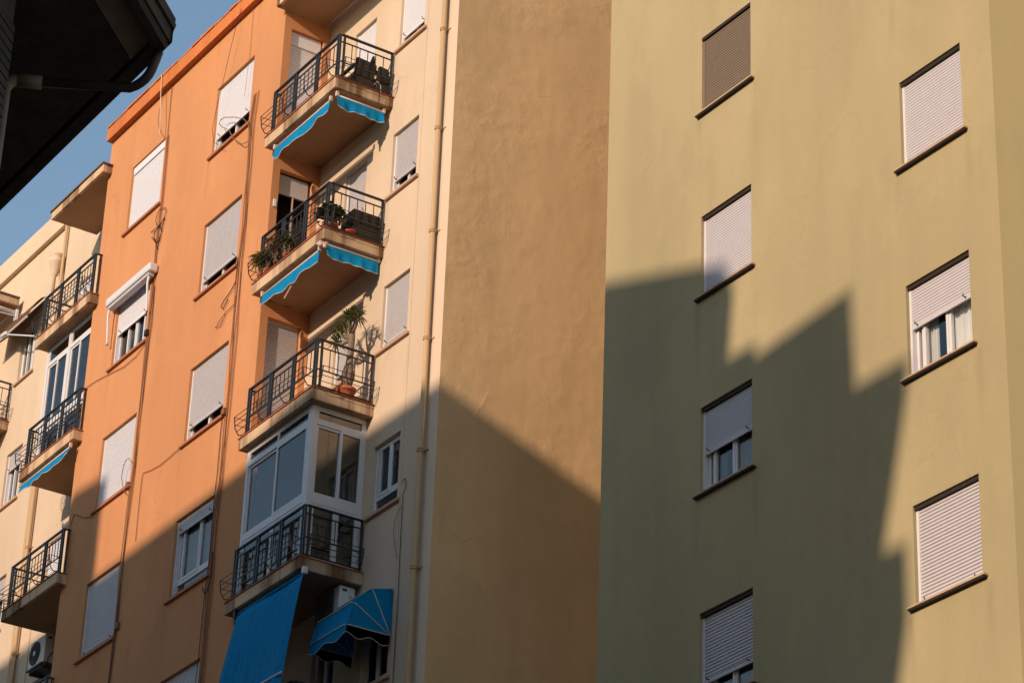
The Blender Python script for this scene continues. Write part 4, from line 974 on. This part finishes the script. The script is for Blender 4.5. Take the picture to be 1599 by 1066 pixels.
# drainpipe: from the gutter corner down, back under the soffit, then down the wall
dp = MB()
zz = 12.86
def arc(p0, p1, p2, n=6):
    p0, p1, p2 = Vector(p0), Vector(p1), Vector(p2)
    return [tuple(p0*(1-t)**2+p1*2*t*(1-t)+p2*t*t) for t in [i/n for i in range(n+1)]]
dp.tube([(-16.22, 7.10, 13.0), (-16.24, 7.09, 12.93)]+arc((-16.25, 7.085, 12.90), (-16.28, 7.07, 12.76), (-16.40, 6.99, 12.74))+[(-16.72, 6.30, 12.70)], .036, 12)
dp.build('drainpipe', 'gutter', HS, smooth=True)
d2 = MB(); d2.tube([(-16.66, 6.42, 12.70), (-16.73, 6.26, 12.70)], .05, 12); d2.tube([(-16.70, 6.33, 12.70)]+arc((-16.73, 6.26, 12.70), (-16.75, 6.20, 12.68), (-16.75, 6.18, 12.60))+[(-16.75, 6.18, 8)], .045, 12); d2.build('drainpipe', 'pvc', HS, smooth=True)
# barrel tiles at the eave
rt_ = MB()
for k in range(12):
    p = a+(b-a).normalized()*(.30+.20*k)+nn45*(.13+.02*(k%2))
    d = Vector((-nn45.x, -nn45.y, .42)).normalized(); s_ = (b-a).normalized()
    pts = []
    for i in range(9):
        an = math.pi*i/8; pts.append(s_*(.08*math.cos(an))+Vector((0, 0, .08*math.sin(an))))
    bs = len(rt_.v)
    for q in (0, 1.5):
        for r_ in (1, .85):
            for v in pts: rt_.v.append(tuple(p+Vector((0, 0, Z0+.19))+v*r_+d*q))
    for i in range(8):
        rt_.f.append((bs+i, bs+i+1, bs+18+i+1, bs+18+i)); rt_.f.append((bs+9+i, bs+27+i, bs+27+i+1, bs+9+i+1)); rt_.f.append((bs+i, bs+9+i, bs+9+i+1, bs+i+1))
rt_.build('roof_tiles', 'rooft', HS)
rf = MB(); rp = [(-16.2, 7.0), (-14.4, 5.2), (-11.2, 2.0), (-11.2, -6.3), (-40.9, -6.3), (-40.9, 7.0)]; cx, cy = -25, .3
bs = len(rf.v); rf.v += [(x, y, Z0+.225) for x, y in rp]+[(cx-8, cy, Z0+3), (cx+6, cy, Z0+3)]
rf.f += [(0, 1, 7), (1, 2, 7), (2, 3, 7), (3, 4, 6, 7), (4, 5, 6), (5, 0, 7, 6)]; rf.build('roof', 'rooft', HS)

# ================================================================== THE STREET AND THE BLOCKS BEHIND THE CAMERA THAT CAST THE SHADE
def out(a, b, V=-7.5):       # roofline point seen in the facade's plane -> the front of the block opposite
    return (a-DU*(V1-V), b-DZ*(V1-V))
OPP = thing('opposite_building', 'tall stepped apartment block across the street, in shade', 'building', (-30, -12, 0))
prof = [(-80, 22.35), (-46.8, 22.35), (-46.78, 23.7), (-45.45, 23.6), (-45.42, 21.5), (-39.5, 21.6), (-37.8, 21.95), (-32.6, 21.95), (-30.2, 21.72), (-27.45, 20.85), (-27.15, 20.3), (-27.26, 19.30), (-26.72, 19.28), (-26.62, 19.08), (-24.72, 19.22), (-24.66, 17.83), (-23.68, 17.83), (-23.70, 17.4), (-23.90, 16.6), (-24.10, 15.9), (-24.22, 15.46), (-23.80, 15.42), (-23.80, 14.5), (-24.05, 13.5), (-24.1, 9), (-24.1, -9)]
P = [out(*p) for p in prof]; P[0] = (-75, P[0][1]); P[-1] = (P[-1][0], 0); P.append((-75, 0))
iu = 8                                        # left half made pale to bounce light at the bay, stepped right half brown
q_l = P[:iu]+[(P[iu-1][0], 0), (-75, 0)]; q_r = [P[iu-1]]+P[iu:-1]+[(P[iu-1][0], 0)]
MB().prismY(q_l[::-1], -16, -7.5).build('wall', 'oppbounce', OPP); MB().prismY(q_r[::-1], -15.9, -7.52).build('stepped_wall', 'opp', OPP)
MB().prism([(2, -30), (34, -30), (34, -9), (2, -9)], 0, 44).build('added_sky_blocker', 'opp', OPP)  # unseen tower added to screen sky light off the khaki wall
ow = MB(); og = MB()
for k in range(9):
    for j in range(18):
        u = -72+j*3.0; z = 2.0+3.0*k
        if u > P[-3][0]-2 or z > 27: continue
        og.box(u, u+1.3, -7.50, -7.47, z, z+1.4)
        ow.box(u-.08, u+1.38, -7.46, -7.40, z-.08, z-.01)
og.build('window_glass', 'glassc', OPP); ow.build('window_sill', 'sill', OPP)

tag(MB().box(-300, 300, -300, 300, -.3, 0).build('ground', 'pave'), None, None, kind='structure')
tag(MB().box(-120, 60, 8.5, 17, .004, .008).build('road', 'ground'), None, None, kind='structure')
tag(MB().box(-120, 60, 17, 17.15, .004, .12).build('kerb', 'pave'), None, None, kind='structure')
